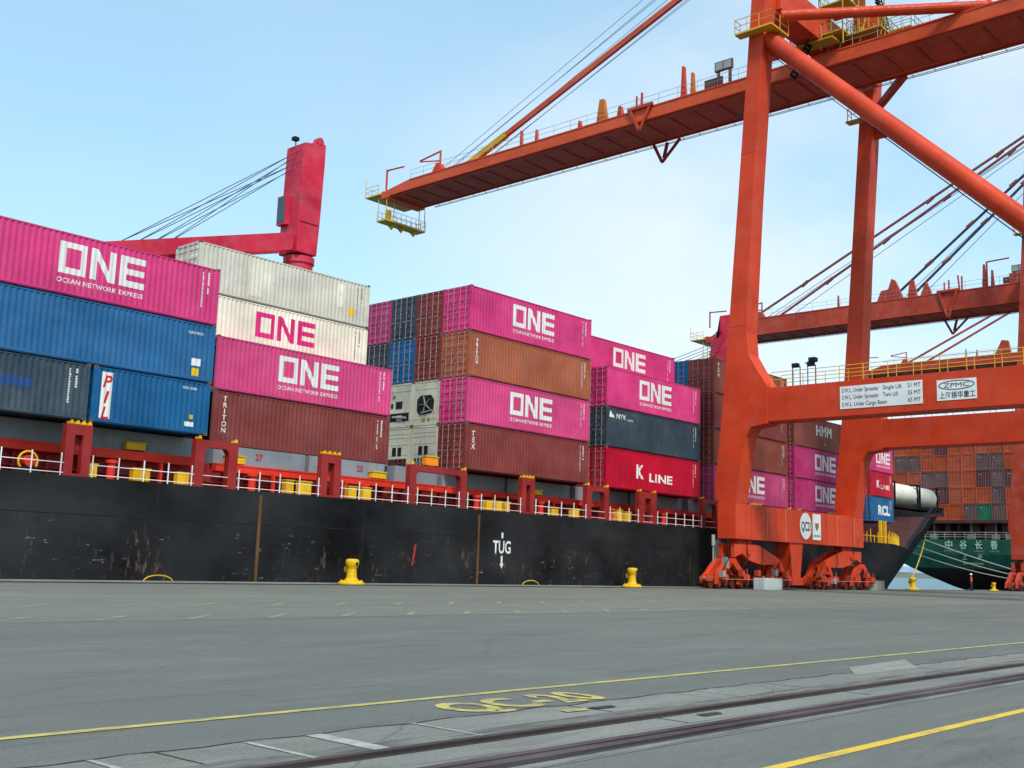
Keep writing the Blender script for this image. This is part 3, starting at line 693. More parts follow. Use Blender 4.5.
# deck cranes
def deck_crane(X, jib, yo=0, top=30.3):
    b = SM(); cx, cy = X + .88, 62.25 + yo
    b.tube((cx, cy, 4.5), (cx, cy, 21.7), 1.0, 24); b.tube((cx, cy, 21.7), (cx, cy, 22.15), 1.1, 24)
    cr_ = SP('deck_crane', b, M['shipcrane'])
    b = SM(); y0, y1 = 61.2 + yo, 63.3 + yo
    for (p0, p1) in (((X - .12, 21.45), (X + 1.62, 21.45)),):
        pts = [(X - .12, 22.3), (X + 1.6, 22.3), (X + 1.72, 24.6), (X + 1.86, 29.2), (X + 1.86, top + .35), (X, top), (X - .12, 24.6)]
        b.prism(pts, 'y', y0, y1)
    b.box(X - .05, X + 1.55, y0 - .025, y0, 24.5, 24.56); SP('tower', b, M['shipcrane'], cr_, bevel=.05)
    b = SM(); b.tube((cx, cy, 22.13), (cx, cy, 22.31), .92, 24); SP('slewing_ring', b, M['dark'], cr_)
    b = SM(); b.tube((X + 1.35, y0 + .0, top + .45), (X + 1.35, y0 + .5, top + .45), .3, 14); b.prism([(X + .7, top + .1), (X + 1.86, top + .2), (X + 1.6, top + .75), (X + 1.3, top + .75)], 'y', y0 + .1, y0 + .4)
    SP('head_sheave', b, M['shipcrane'], cr_)
    b = SM(); b.box(X - .25, X + .15, y0 + .9, y0 + 1.3, top + .35, top + .6); b.tube((X, y0 + 1.1, top), (X, y0 + 1.1, top + .4), .04, 6); SP('floodlight', b, M['dark'], cr_)
    if jib: b = SM(); b.box(X - .5, X - .12, y1 - 1.0, y1, 24.4, 26.5); o = SP('cab', b, M['shipcrane'], cr_)
    if jib: b = SM(); b.box(X - .53, X - .5, y1 - .9, y1 - .1, 24.6, 26.4); SP('cab_window', b, M['glass'], cr_)
    if jib:
        b = SM(); xe, ze = X - 15.2, 18.3
        b.prism([(X - .3, 22.4), (X - .1, 23.5), (X - 1.2, 23.4), (xe, ze + 1.0), (xe, ze + .1), (X - 3.5, 21.5)], 'y', 61.45 + yo, 61.75 + yo)
        b.prism([(X - .3, 22.4), (X - .1, 23.5), (X - 1.2, 23.4), (xe, ze + 1.0), (xe, ze + .1), (X - 3.5, 21.5)], 'y', 62.85 + yo, 63.15 + yo)
        for i in range(5): x = X - 4 - i * 2.6; z = 22.0 - (X - x) * .2; b.box(x, x + .3, 61.75 + yo, 62.85 + yo, z - .4, z + .3)
        SP('jib', b, M['shipcrane'], cr_)
        b = SM()
        for i in range(8):
            yy = 61.5 + yo + (i % 4) * .45; z0 = top - .5 - (i // 2) * .42; b.tube((X, yy, z0), (X - 12.9 + (i % 4) * 1.25, yy, 19.95 + (i % 4) * .32), .026, 5)
        SP('luffing_wire', b, M['cable'], cr_)
    else:
        b = SM()
        for i in range(5):
            yy = 61.6 + yo + i * .3; b.tube((X, yy, top - .3 - i * .42), (X - 30, yy, 14.5 - i * .35), .032, 5)
        SP('luffing_wire', b, M['cable'], cr_)
        b = SM(); b.prism([(X - .3, 20.9), (X - .1, 22.6), (X - 30, 13.9), (X - 30, 13.2)], 'y', 61.45 + yo, 63.1 + yo); SP('jib', b, M['shipcrane'], cr_)
deck_crane(44.9, True)
deck_crane(101.9, False, 0, 26.3)
# forecastle: red bulkhead with ribs, yellow railings at the bow deck
b = SM()
for i in range(6): b.box(129.5 + i * 1.9, 129.62 + i * 1.9, 56 + i * .8, 69 - i * .8, 4.5 + i * .55, 5.5 + i * .95)
SP('forecastle_bulkhead', b, FCR)
b = SM()
for i in range(30):
    x = 103.2 + i * .86; t_ = max(0, (x - 109) / 41); y = 46.9 + 16 * t_ ** 1.1; b.tube((x, y, 4.45), (x, y, 5.25 + .3 * (i * 7 % 3)), .05, 6)
b.tube((103, 46.9, 5.15), (109, 46.95, 5.15), .045, 6); b.tube((109, 46.95, 5.15), (120, 50.9, 5.2), .05, 6); b.tube((120, 50.9, 5.2), (128, 54.2, 5.2), .05, 6)
b.box(118.2, 118.5, 51.6, 51.9, 4.4, 7.3); b.box(119.4, 119.6, 51.6, 51.9, 4.4, 7.3)
SP('bow_railing', b, M['yellow'])

# ================================================================== CONTAINERS ABOARD
Z1, Z3, Z4 = 7.02, 6.90, 6.83; Hc = 2.896
S1 = 29.88 - 12.192; G1 = 'containers stacked on the black cargo ship'
def e_pink1(t, L, H): pass
container(S1, 0, Z1 + 2.591 + 2.9, col='pink', logo='ONE', doors=False, label='bright pink container with a large white ONE, on two tiers above the PIL box')
def e_blue(t, L, H):
    plate(t, L, L - 1.22, .75, .5, .36, 'white', 'white_sticker'); plate(t, L, L - 1.16, .25, .36, .38, 'yellow', 'yellow_sticker'); wording(t, L, 'CAIU 8512', L - 1.5, 2.3, .13); 
container(S1, 0, Z1 + 2.591, col='blue', doors=False, marks=False, label='plain long blue container under the pink one and over the PIL box', extra=e_blue)
def e_pil(t, L, H):
    plate(t, L, .42, .22, .52, 2.13, 'white', 'white_panel')
    big = bmesh.new()
    for i, ch in enumerate('PIL'):
        me = text_mesh(ch, .56, 'CENTER', bold=.03)
        for v in me.vertices: v.co.x += v.co.y * .22; v.co.y -= i * .72
        big.from_mesh(me)
    for v in big.verts: v.co.x += 0
    me = bm_mesh(conform(big, L, -L / 2 + .64, 1.66), 'company_name', M['redletter'])
    for v in me.vertices: v.co.y -= .004
    put('company_name', me, t)
    wording(t, L, 'PCIU 3204', L - 1.5, 2.15, .12); plate(t, L, L - 1.3, .35, .5, .22, 'white', 'white_sticker'); plate(t, L, L - 1.05, .72, .2, .2, 'yellow', 'yellow_sticker')
container(29.83 - 6.06, 0, Z1, H=2.591, L=6.058, col='blue', marks=False, label='short blue container with red letters PIL on a white upright panel', extra=e_pil)
def e_dark(t, L, H): plate(t, L, L - 4.1, 1.15, 1.55, .42, paint and 'bluepatch', 'painted_patch'); wording(t, L, 'LINE', .9, 1.9, .13)
M['bluepatch'] = flat('repainted_blue_patch', S(30, 64, 118))
container(23.6 - 6.06, 0, Z1, H=2.591, L=6.058, col='navy', label='short dark slate container with a blue repainted patch, beside the PIL box', extra=e_dark)
# second stack: set one row inboard
S2 = 31.62
container(S2, 1, Z3 + Hc, col='pink', logo='ONE', doors=False, label='pink container with white ONE, sandwiched between the cream box and a maroon box')
container(S2, 1, Z3, col='maroon', doors=False, label='long maroon container with upright white TRITON letters, just above hatch 27',
          extra=lambda t, L, H: stacked(t, L, 'TRITON', .72, 2.62, .27, .33))
container(S2, 2, Z3 + 2 * 2.85, col='cream', logo='ONE', logocol='pinkletter', doors=False, label='cream white container with a pink ONE, beneath the weathered beige box')
def e_beige(t, L, H):
    plate(t, L, 3.3, .35, 1.6, 2.2, 'patch', 'repair_panel'); plate(t, L, L - 2.5, .95, .5, 1.45, 'tank', 'white_panel'); plate(t, L, L - 1.6, .55, .45, .5, 'yellow', 'yellow_sticker')
container(S2, 2, Z3 + 2 * 2.85 + 2.9, H=2.75, col='beige', label='weathered beige container with patched panels, topmost over the cream ONE box', extra=e_beige)
for z in (0, 1): container(S2, 2, Z3 + z * 2.85, H=2.85, col='maroon', doors=False, label=('maroon container hidden behind the long maroon TRITON box', 'maroon container hidden behind the pink ONE box under the cream one')[z])
# third stack: four rows, door ends towards the stern
S3 = 47.85
c3 = [[('maroon', 'maroon container with upright white TEX letters, bottom of the block above the TUG mark'), ('pink', 'pink ONE container between the maroon TEX box and the orange-brown TRITON box'),
       ('rustorange', 'orange-brown container with upright white TRITON letters, over a pink ONE box'), ('pink', 'pink ONE container on top of the orange-brown TRITON box')],
      [('reefer', 'white refrigerated container end with small grilles, beside the maroon TEX box'), ('reefer', 'white refrigerated container end with a big black fan opening'),
       ('maroon', 'dark red container door end beside the orange-brown TRITON box, over the fan unit'), ('maroon', 'dark red container door end in the top tier, next to the pink corner box')],
      [('reefer', 'white refrigerated container end with twin openings, lowest in its column beside the small-grille unit'), ('reefer', 'white refrigerated container end with a wide dark slot, beside the fan unit'),
       ('blue', 'light blue container door end directly above the wide-slot refrigerated box'), ('navy', 'dark navy container door end in the top tier beside a pink door end')],
      [('maroon', 'maroon container behind the bottom refrigerated boxes, farthest row inboard'), ('maroon', 'maroon container one tier up in the farthest inboard row'),
       ('navy', 'dark navy container door end under the small pink door end'), ('pinkdull', 'dull pink container door end at the inboard end of the top tier')]]
for r, colm in enumerate(c3):
    for t_, (c, lab) in enumerate(colm):
        kw = {}
        if r == 0: kw = dict(logo='ONE') if t_ in (1, 3) else dict(extra=(lambda t, L, H: stacked(t, L, 'TEX', .68, 2.45, .34, .40)) if t_ == 0 else (lambda t, L, H: stacked(t, L, 'TRITON', .72, 2.45, .24, .27)))
        if c == 'reefer': REEFER_STYLE[0] = {(1, 0): 'plain', (1, 1): 'fan', (2, 0): 'plain', (2, 1): 'slots'}[(r, t_)]; kw['kind'] = 'reefer'; kw['name'] = 'refrigerated_container'
        container(S3, r, Z3 + t_ * Hc, col=c, label=lab, **kw)
# fourth stack
S4 = 62.02
def e_kline(t, L, H): wording(t, L, 'K', 3.65, .95, 1.0, bold=.03); wording(t, L, 'LINE', 5.25, .80, .62, bold=.03, width=3.1, spacing=1.1)
def e_nyk(t, L, H):
    bm = poly_bm([[(.35, 2.15), (1.0, 2.15), (.42, 2.6)]]); put('company_emblem', bm_mesh(conform(bm, L, -L / 2, 0), 'company_emblem', M['white']), t)
    wording(t, L, 'NYK', 1.15, 2.12, .36, bold=.02, width=1.2); wording(t, L, 'LOGISTICS', 2.45, 2.08, .12)
container(S4, 0, Z4, col='red', extra=e_kline, label='crimson container reading K LINE, bottom of its stack')
container(S4, 0, Z4 + Hc, col='navy', extra=e_nyk, label='dark slate container with small white NYK lettering, on the crimson K LINE box')
container(S4, 0, Z4 + 2 * Hc, col='pink', logo='ONE', label='pink ONE container resting on the slate NYK container')
for t_ in range(3): container(S4, 1, Z4 + t_ * Hc, col=('maroon', 'navy', 'maroon')[t_], doors=False, label=('maroon container behind the crimson K LINE box', 'slate container hidden behind the NYK box', 'maroon container hidden under the set-back pink ONE box')[t_])
container(S4, 1, Z4 + 3 * Hc - .15, col='pink', logo='ONE', label='set-back pink ONE container standing one tier above the K LINE stack')
# fifth stack (partly behind the crane leg)
S5 = 76.25
for t_, (c, lab) in enumerate((('pinkdull', 'magenta ONE container partly behind the crane leg, bottom of its stack'), ('brown', 'brown container behind the crane leg, on the magenta ONE box'),
                               ('maroon', 'maroon container seen under the crane portal beam, on the brown box'), ('brown', 'brown container with upright TEX letters, topmost beside the crane leg'))):
    kw = dict(logo='ONE') if t_ == 0 else {}
    if t_ == 3: kw = dict(extra=lambda t, L, H: stacked(t, L, 'TEX', .72, 2.55, .34, .42))
    container(S5, 0, Z4 + t_ * Hc, col=c, label=lab, **kw)
for t_, (c, lab) in enumerate((('pinkdull', 'magenta container hidden inboard of the bottom ONE box'), ('maroon', 'maroon door end low behind the K LINE stack'), ('maroon', 'maroon door end in the middle behind the K LINE stack'),
                               ('blue', 'small blue container door end above the pink ONE boxes, beside the crane leg'))):
    container(S5, 1, Z4 + t_ * Hc, col=c, label=lab)
# sixth stack
S6 = 89.75
for t_, (c, lab, kw) in enumerate((('pinkdull', 'magenta ONE container directly above the crane sill sign, between the crane legs', dict(logo='ONE')), ('pinkdull', 'magenta ONE container under the brown container reading hmm', dict(logo='ONE')),
                                   ('brown', 'brown container reading hmm between the crane legs', dict(extra=lambda t, L, H: (wording(t, L, 'HMM', 4.2, 1.35, .95, width=3.2, bold=.03), wording(t, L, 'H', 6.0, .5, .2)))))):
    container(S6, 0, Z4 + t_ * Hc, col=c, label=lab, **kw)
# bow stack, twenty-foot boxes
def e_rcl(t, L, H): wording(t, L, 'RCL', 1.9, .85, 1.05, width=3.3, bold=.045)
def e_k2(t, L, H): wording(t, L, 'K', 1.75, 1.05, .85, bold=.02); wording(t, L, 'LINE', 2.75, .95, .5, width=2.4, bold=.02)
for t_, (c, lab, kw) in enumerate((('blue', 'short blue container reading RCL near the bow', dict(extra=e_rcl)), ('red', 'short crimson K LINE container near the bow, on the blue RCL box', dict(extra=e_k2)),
                                   ('pink', 'short pink ONE container near the bow, topmost beside the far crane leg', dict(logo='ONE')))):
    container(118.75, 0, 7.30 + t_ * 2.83, H=2.83, L=6.15, y=53.0, col=c, label=lab, **kw)
    container(118.75, 0, 7.30 + t_ * 2.83, H=2.83, L=6.15, y=55.5, col=('navy', 'navy', 'maroon')[t_], label=('dark blue container inboard of the RCL box', 'slate container inboard of the short crimson K LINE box', 'maroon container inboard of the short pink ONE box')[t_])

# round white tanks over the forecastle
for i, (x0, x1) in enumerate(((137.6, 145.2), (145.7, 152.0))):
    t = thing('storage_tank', ((x0 + x1) / 2, 59.5, 10.1), ('white round-sided tank beside the short crimson K LINE container', 'white round-sided tank overhanging the black bow')[i], 'tank', 'white tanks above the bow')
    L = x1 - x0; b = MB(); r = 1.42
    prof = [(-L / 2, .5), (-L / 2 + .12, 1.0), (-L / 2 + .4, 1.3), (-L / 2 + .8, r), (L / 2 - .8, r), (L / 2 - .4, 1.3), (L / 2 - .12, 1.0), (L / 2, .5)]
    n = 24; base = len(b.v)
    for x, rad in prof:
        for k_ in range(n): a = 2 * math.pi * k_ / n; b.v.append((x, rad * math.cos(a), 1.75 + rad * math.sin(a)))
    for j in range(len(prof) - 1):
        for k_ in range(n): q_ = (k_ + 1) % n; b.f.append((j * n + k_, j * n + q_, (j + 1) * n + q_, (j + 1) * n + k_)); b.m.append(0)
    b.f.append(tuple(range(n))); b.m.append(0); b.f.append(tuple((len(prof) - 1) * n + k_ for k_ in range(n))); b.m.append(0)
    b.build('tank_shell', M['tank'], t, smooth=True)
    b = MB()
    for x in (-L / 2 + .15, L / 2 - .15): b.box(x - .12, x + .12, -1.3, 1.3, 0, .35); b.box(x - .1, x + .1, -1.35, -1.15, 0, 3.2); b.box(x - .1, x + .1, 1.15, 1.35, 0, 3.2); b.box(x - .1, x + .1, -1.3, 1.3, 3.12, 3.28)
    b.box(-L / 2, L / 2, -1.2, -.9, .0, .3); b.box(-L / 2, L / 2, .9, 1.2, .0, .3); b.build('cradle', M['dark'], t)

# yellow lockers on deck and on the hatch sides
def locker(x, z, wd, ht, y, lab, orange=False):
    t = thing('storage_box', (x + wd / 2, y, z), lab, 'storage box', 'yellow boxes along the ship\'s deck')
    b = MB(); b.box(-wd / 2, wd / 2, -.18, .2, .05, ht); b.build('box_body', paint('orange_locker', S(240, 130, 10), .5, rust=.03) if orange else M['yellow'], t, bevel=.03)
    b = MB(); b.box(-wd / 2 - .03, wd / 2 + .03, -.22, .22, ht + .001, ht + .05); b.build('lid', M['yellow'], t)
    b = MB(); b.box(-wd / 2 + .05, -wd / 2 + .12, -.1, .1, 0, .05); b.box(wd / 2 - .12, wd / 2 - .05, -.1, .1, 0, .05); b.build('foot', M['dark'], t)
for a in ((23.95, 4.5, .38, .62, 47.2, 'narrow yellow box against the support post under the PIL container'), (26.1, 4.5, .85, .6, 47.2, 'wide yellow box behind the rail under the middle of the PIL container'), (28.4, 4.5, .62, .6, 47.2, 'yellow box behind the rail just before the wide post under the PIL box'),
          (34.7, 4.5, .5, .72, 47.2, 'first yellow box behind the rail below hatch number 27'), (35.6, 4.5, .75, .72, 47.2, 'second yellow box behind the rail below hatch number 27'),
          (38.9, 4.5, .55, .7, 47.2, 'first yellow box behind the rail below hatch number 25'), (39.9, 4.5, .6, .7, 47.2, 'second yellow box behind the rail below hatch number 25'),
          (49.9, 4.5, .55, .62, 47.2, 'first of three yellow boxes behind the rail above the TUG mark'), (50.8, 4.5, .5, .62, 47.2, 'middle of three yellow boxes behind the rail above the TUG mark'), (51.6, 4.5, .45, .62, 47.2, 'last of three yellow boxes behind the rail above the TUG mark'),
          (56.2, 4.5, .7, .55, 47.2, 'yellow box behind the rail under the maroon TEX container end'), (58.4, 4.5, .7, .6, 47.2, 'yellow box behind the rail before the arch at the K LINE stack'),
          (63.4, 4.5, .6, .8, 47.2, 'tall yellow box behind the rail below the K LINE container'), (64.4, 4.5, .7, .72, 47.2, 'broad yellow box behind the rail below the K LINE container')): locker(*a)
for a in ((26.5, 6.06, 1.0, .38, 48.75, 'yellow box on the grey hatch side beneath the PIL container'), (32.1, 5.9, 1.1, .42, 48.75, 'yellow box beside hatch number 27'), (41.9, 5.9, 1.05, .4, 48.75, 'yellow box beside hatch number 25'), (56.2, 5.9, .8, .36, 48.75, 'shaded yellow box on the hatch side under the maroon TEX container')): locker(*a)
locker(44.4, 6.80, 1.0, .55, 47.0, 'bright orange box on the arch below the refrigerated containers', True)
t = thing('cable_reel', (21.2, 47.1, 4.5), 'yellow hoop reel with black hose behind the rail under the slate container', 'reel')
b = MB()
for k_ in range(14):
    a0, a1 = math.pi * 2 * k_ / 14, math.pi * 2 * (k_ + 1) / 14; b.tube((.42 * math.cos(a0), 0, .52 + .42 * math.sin(a0)), (.42 * math.cos(a1), 0, .52 + .42 * math.sin(a1)), .05, 6)
b.build('hoop', M['yellow'], t); b = MB(); b.tube((0, -.2, .52), (0, .3, .52), .25, 12); b.build('drum', M['brightred'], t); b = MB(); b.prism([(-.5, 0), (.5, 0), (.3, .28), (-.3, .28)], 'y', -.25, .3); b.build('hose', M['rubber'], t)

# ================================================================== SHIP-TO-SHORE CRANES
def rails_along(b, p, q, h=1.05, step=1.6, r=.022, n=2):
    p, q = Vector(p), Vector(q); L = (q - p).length; k_ = max(1, int(L / step))
    for i in range(k_ + 1):
        c = p + (q - p) * i / k_; b.tube(c, c + Vector((0, 0, h)), r, 5)
    for j in range(1, n + 1): b.tube(p + Vector((0, 0, h * j / n)), q + Vector((0, 0, h * j / n)), r, 5)
def grating(b, x0, x1, y0, y1, z, t=.1): b.box(x0, x1, y0, y1, z - t, z)

def gantry(X0, label, mat, boom, main):
    """X0: stern-side leg plane; boom: (y_tip, z_bottom, z_top, width, y_back)"""
    T = thing('gantry_crane', (X0 + 9.5, 25, 0), label, 'gantry crane', 'ship-to-shore cranes along the quay')
    off = -Vector((X0 + 9.5, 25, 0))
    def N(): m_ = MB(); m_.off = off; return m_
    XA_, XB_ = X0, X0 + 21.35
    mb = mat
    wx = 1.62
    def leg(x, w_):
        b = N(); far = [(43.74, 6.26), (44.05, 7.2), (43.2, 15.1), (42.05, 29.4), (40.95, 43.8), (40.4, 52)]
        near = [(39.05, 52), (39.7, 43.8), (40.75, 29.4), (41.35, 19.0), (41.2, 17.3), (40.5, 16.1), (39.6, 14.75), (39.6, 12.0), (41.0, 11.8), (41.4, 11.1), (42.22, 6.26)]
        b.prism(far + near, 'x', x, x + w_); o = b.build('leg', mb, T, bevel=.03)
        b = N(); 
        for z, yn, yf in ((19.5, 41.33, 42.8), (33.0, 40.5, 41.76)): b.box(x - .015, x + w_ + .015, yn - .015, yf + .02, z, z + .07)
        b.build('flange', mb, o); return o
    l1 = leg(XA_, wx); l2 = leg(XB_ - wx, wx)
    for x in (XA_, XB_ - wx):                                  # landward legs
        b = N(); b.prism([(7.6, 1.5), (5.8, 1.5), (5.8, 20), (7.0, 49), (8.2, 49), (7.6, 20)], 'x', x, x + wx); b.build('leg', mb, T, bevel=.03)
        b = N(); b.prism([(39.65, 12.15), (39.65, 14.62), (7.65, 14.62), (7.65, 12.15)], 'x', x + .06, x + wx - .06); pb = b.build('portal_beam', mb, T, bevel=.02)
        b = N(); y = 39.6
        rails_along(b, (x + .1, 39.3, 14.62), (x + .1, 7.8, 14.62), 1.1, 1.75, .028); rails_along(b, (x + wx - .1, 39.3, 14.62), (x + wx - .1, 7.8, 14.62), 1.1, 1.75, .028)
        b.build('railing', M['yrail'], pb)
        b = N(); b.box(x + .02, x + wx + .5, 7.7, 40.0, 12.42, 12.47) if False else b.box(x + .12, x + wx - .12, 7.7, 39.6, 12.09, 12.147); b.build('underside_plate', mb, pb)
        b = N(); b.tube((x + wx / 2, 40.2, 42.6), (x + wx / 2, 7.2, 9.8), .68, 32, cap=False); b.build('diagonal_brace', mb, T, smooth=True); b = N(); b.prism([(40.4, 40.3), (40.4, 43.7), (38.6, 41.7), (38.6, 40.3)], 'x', x + wx / 2 - .08, x + wx / 2 + .08)
        b.build('brace_gusset', mb, T)
        b = N(); b.tube((x + wx / 2 - .1, 39.6, 40.9), (x + wx / 2 - .1, 8.4, 9.6), .03, 5); b.build('brace_cable', M['cable'], T)
        # platform high on the leg
        zz = 42.6 if x < X0 + 5 else 42.0
        b = N(); b.prism([(x - .9, 38.6), (x + wx + .2, 38.6), (x + wx + .2, 39.6), (x - .02, 39.6), (x - .02, 41.8), (x - .9, 41.8)] if x < X0 + 5 else [(x - .9, 39.4), (x - .02, 39.4), (x - .02, 42.0), (x - .9, 42.0)], 'z', zz - .14, zz)
        rails_along(b, (x - .88, 38.62 if x < X0 + 5 else 39.4, zz), (x - .88, 41.8, zz), 1.1, .9, .03); rails_along(b, (x - .88, 41.78, zz), (x - .05, 41.78, zz), 1.1, .8, .03)
        if x < X0 + 5: rails_along(b, (x - .88, 38.62, zz), (x + wx + .18, 38.62, zz), 1.1, .9, .03)
        b.build('leg_platform', M['yrail'], T)
    # sill beam with its cover plates
    b = N(); b.box(X0 - .08, X0 + 21.45, 42.2, 43.75, 3.65, 6.25); sill = b.build('sill_beam', mb, T, bevel=.02)
    b = N()
    for x in (4.5, 7.4, 16.3, 19.6): b.box(X0 + x, X0 + x + .07, 42.17, 42.197, 3.7, 6.2)
    b.build('cable_conduit', paint('conduit_pale', S(206, 120, 84), .6, streak=.2), sill)
    b = N()
    for x in (2.2, 5.9, 14.4, 19.3): b.box(X0 + x, X0 + x + .03, 42.185, 42.197, 3.66, 6.24)
    b.build('plate_seam', paint('crane_seam', S(150, 42, 20), .6), sill)
    # boom
    yt, zb, zt, wd, yb = boom; xa = X0 + 9.4 - wd / 2; xb = xa + wd
    if main: xa, xb = 81.0, 86.6
    elif X0 < 200: xa, xb = 142.1, 147.1
    b = N(); tip = [(yt, zb + .15), (yt, zb + .55), (yt - 1.2, zb + .75), (yt - 5.0, zt)]
    b.prism(tip + [(yb, zt), (yb, zb), (yt - 1.0, zb)], 'x', xa, xa + .9); b.prism(tip + [(yb, zt), (yb, zb), (yt - 1.0, zb)], 'x', xb - .9, xb)
    bm_ = b.build('boom', M['boomred'] if main else mat, T, bevel=.02)
    b = N(); b.box(xa + .9, xb - .9, yb, yt - 1.2, zb + .04, zb + .12); b.build('boom_floor', paint('boom_floor_grime_and_shade', S(182, 76, 50), .6, streak=.5, rust=.2), bm_)  # floor colour holds grime and the painted-in shade beneath the boom
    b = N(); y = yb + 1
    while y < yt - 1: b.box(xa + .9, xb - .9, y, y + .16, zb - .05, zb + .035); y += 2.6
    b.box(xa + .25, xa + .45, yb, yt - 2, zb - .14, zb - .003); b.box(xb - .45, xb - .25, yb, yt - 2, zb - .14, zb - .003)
    b.build('boom_rib', paint('boom_underside_grime_and_shade', S(160, 62, 46), .6, streak=.5, rust=.3), bm_)  # ribs: some grime, with underside shade also put into the colour
    b = N(); b.box(xa - .05, xa - .003, yb, yt - 5, zt - .16, zt - .02); b.box(xa - .05, xa - .003, yb, yt - 3, zb + .02, zb + .14); b.box(xb + .003, xb + .05, yb, yt - 3, zb + .02, zb + .14); b.build('boom_flange', mat, bm_)
    b = N(); rails_along(b, (xa + .08, yb + (0 if not main else 0), zt), (xa + .08, yt - 5, zt), 1.05, 2.1, .022); rails_along(b, (xb - .08, yb, zt), (xb - .08, yt - 5, zt), 1.05, 2.1, .022)
    b.build('boom_railing', M['steel'], bm_)
    b = N()
    y = yb + .8
    while y < yt - 3: b.tube((xb + .02, y, zb + .03), (xb + .42, y, zb - .12), .03, 5); y += 1.9
    b.tube((xb + .42, yb, zb - .12), (xb + .42, yt - 3, zb - .12), .035, 6); b.tube((xb + .3, yb, zb - .05), (xb + .3, yt - 3, zb - .05), .03, 6); b.build('festoon_rail', M['steel'], bm_)
    # tip platforms
    b = N(); grating(b, xa - .3, xb + .3, yt - .2, yt + 2.3, zb + .45, .14); rails_along(b, (xa - .3, yt + 2.3, zb + .45), (xb + .3, yt + 2.3, zb + .45), 1.1, .9, .03); rails_along(b, (xa - .3, yt, zb + .45), (xa - .3, yt + 2.3, zb + .45), 1.1, .8, .03)
    b.tube((xa - .3, yt + 2.3, zb + .4), (xa - .3, yt + 2.3, zb + 2.5), .05, 6)
    zl = zb - 2.7
    grating(b, xa - .1, xb + .6, yt - 1.3, yt + .3, zl, .2)
    for x in (xa, xa + 1.2, xb - .4, xb + .5):
        for y in (yt - 1.2, yt + .2): b.tube((x, y, zl), (x, y, zb + .1 if x < xb - 1 or y < yt else zl + 1.1), .05, 6)
    rails_along(b, (xa - .1, yt - 1.3, zl), (xb + .6, yt - 1.3, zl), 1.1, .7, .028); rails_along(b, (xa - .1, yt + .3, zl), (xb + .6, yt + .3, zl), 1.1, .7, .028); rails_along(b, (xb + .6, yt - 1.3, zl), (xb + .6, yt + .3, zl), 1.1, .6, .028)
    for x in (xa + 1.5, xa + 3, xb - .6): b.prism([(yt - 1.2, zl - .2), (yt + .2, zl - .2), (yt - .5, zl - .9)], 'x', x, x + .08)
    b.box(xa + .4, xa + .9, yt - 1.1, yt - .6, zl + .05, zl + 1.2)
    b.build('tip_platform', M['yrail'], bm_)
    b = N(); b.tube((xa + .4, yt - .2, zb + .4), (xa + 1.9, yt + .5, zb + .75), .5, 12); b.box(xa - .1, xb + .1, yt - 1.6, yt - .3, zb - .2, zb + .5); b.build('boom_tip_sheave', M['boomred'] if main else mat, bm_)
    # davits on the boom
    for y, zc, arm in ((yt - .9, 2.0, -2.9), (yt - 9.8, 2.3, 3.3)):
        b = N(); b.tube((xa + .1, y, zt - .5), (xa + .1, y, zt + zc), .12, 8); b.tube((xa + .1, y, zt + zc - .1), (xa + .1, y + arm, zt + zc - (.5 if arm > 0 else .25)), .1, 8)
        if arm > 0: b.tube((xa + .1, y, zt + zc - 1.2), (xa + .1, y + arm, zt + zc - .6), .08, 8)
        b.build('davit', mat, bm_)
    b = N(); b.prism([(yt - 10.2, zt), (yt - 9.6, zt + .9), (yt - 9.2, zt + .9), (yt - 8.6, zt)], 'x', xa, xa + .8); b.build('sheave_bracket', mat, bm_)
    for y, h_, w_ in ((yt - 32.3, 2.3, 1.3), (yt - 23.8, 1.3, .25), (yt - 21.7, 1.7, .22), (yt - 41.7, 3.0, .5), (yt - 42.7, 2.1, .4), (yt - 29.5, .8, .4), (yt - 34.5, 1.0, .7)):
        b = N(); b.prism([(y - w_ / 2, zt), (y + w_ / 2, zt), (y + w_ / 2 * .45, zt + h_), (y - w_ / 2 * .3, zt + h_)], 'x', xa + .15, xa + .55); b.build('boom_post', paint('boom_post_amber', S(196, 104, 30), .6) if y in (yt - 32.3, yt - 42.7) and main else mat, bm_)
    b = N(); b.beam((xa - .15, yt - 38.4, zt + .2), (xa - .15, yt - 37.1, zb - 1.0), .22, .26); b.beam((xa - .15, yt - 35.9, zt + .2), (xa - .15, yt - 37.1, zb - 1.0), .22, .26); b.beam((xa - .16, yt - 38.6, zt + .1), (xa - .16, yt - 35.7, zt + .1), .22, .3); b.tube((xa - .1, yt - 37.3, zt), (xa - .1, yt - 37.3, zt + 1.5), .12, 8); b.tube((xa - .1, yt - 36.7, zt), (xa - .1, yt - 36.7, zt + 1.3), .1, 8); o = b.build('latch_bracket', M['craneold'], bm_)
    b = N(); b.beam((xb + .1, yt - 34.7, zb), (xb + .1, yt - 35.7, zb - 2.0), .25, .25); b.beam((xb + .1, yt - 37.8, zb), (xb + .1, yt - 35.7, zb - 2.0), .22, .22); b.beam((xb + .1, yt - 36.3, zb - .1), (xb + .1, yt - 35.9, zb - 1.6), .2, .3); b.build('hanging_bracket', M['shipred'], bm_)
    b = N(); y0 = yt - 44.0
    b.box(xa + .2, xa + .3, y0 - 1.9, y0, zt + .1, zt + .9); 
    for yy in (y0 - 2.6, y0 - 1.4): b.box(xa + .2, xa + .45, yy - .1, yy + .1, zt, zt + 1.4)
    b.box(xa + .15, xa + .4, y0 - 2.9, y0 - 1.1, zt + 1.4, zt + 2.3); b.build('floodlight_rack', paint('floodlight_frame', S(96, 70, 64), .6, streak=.2, rust=.2), bm_)
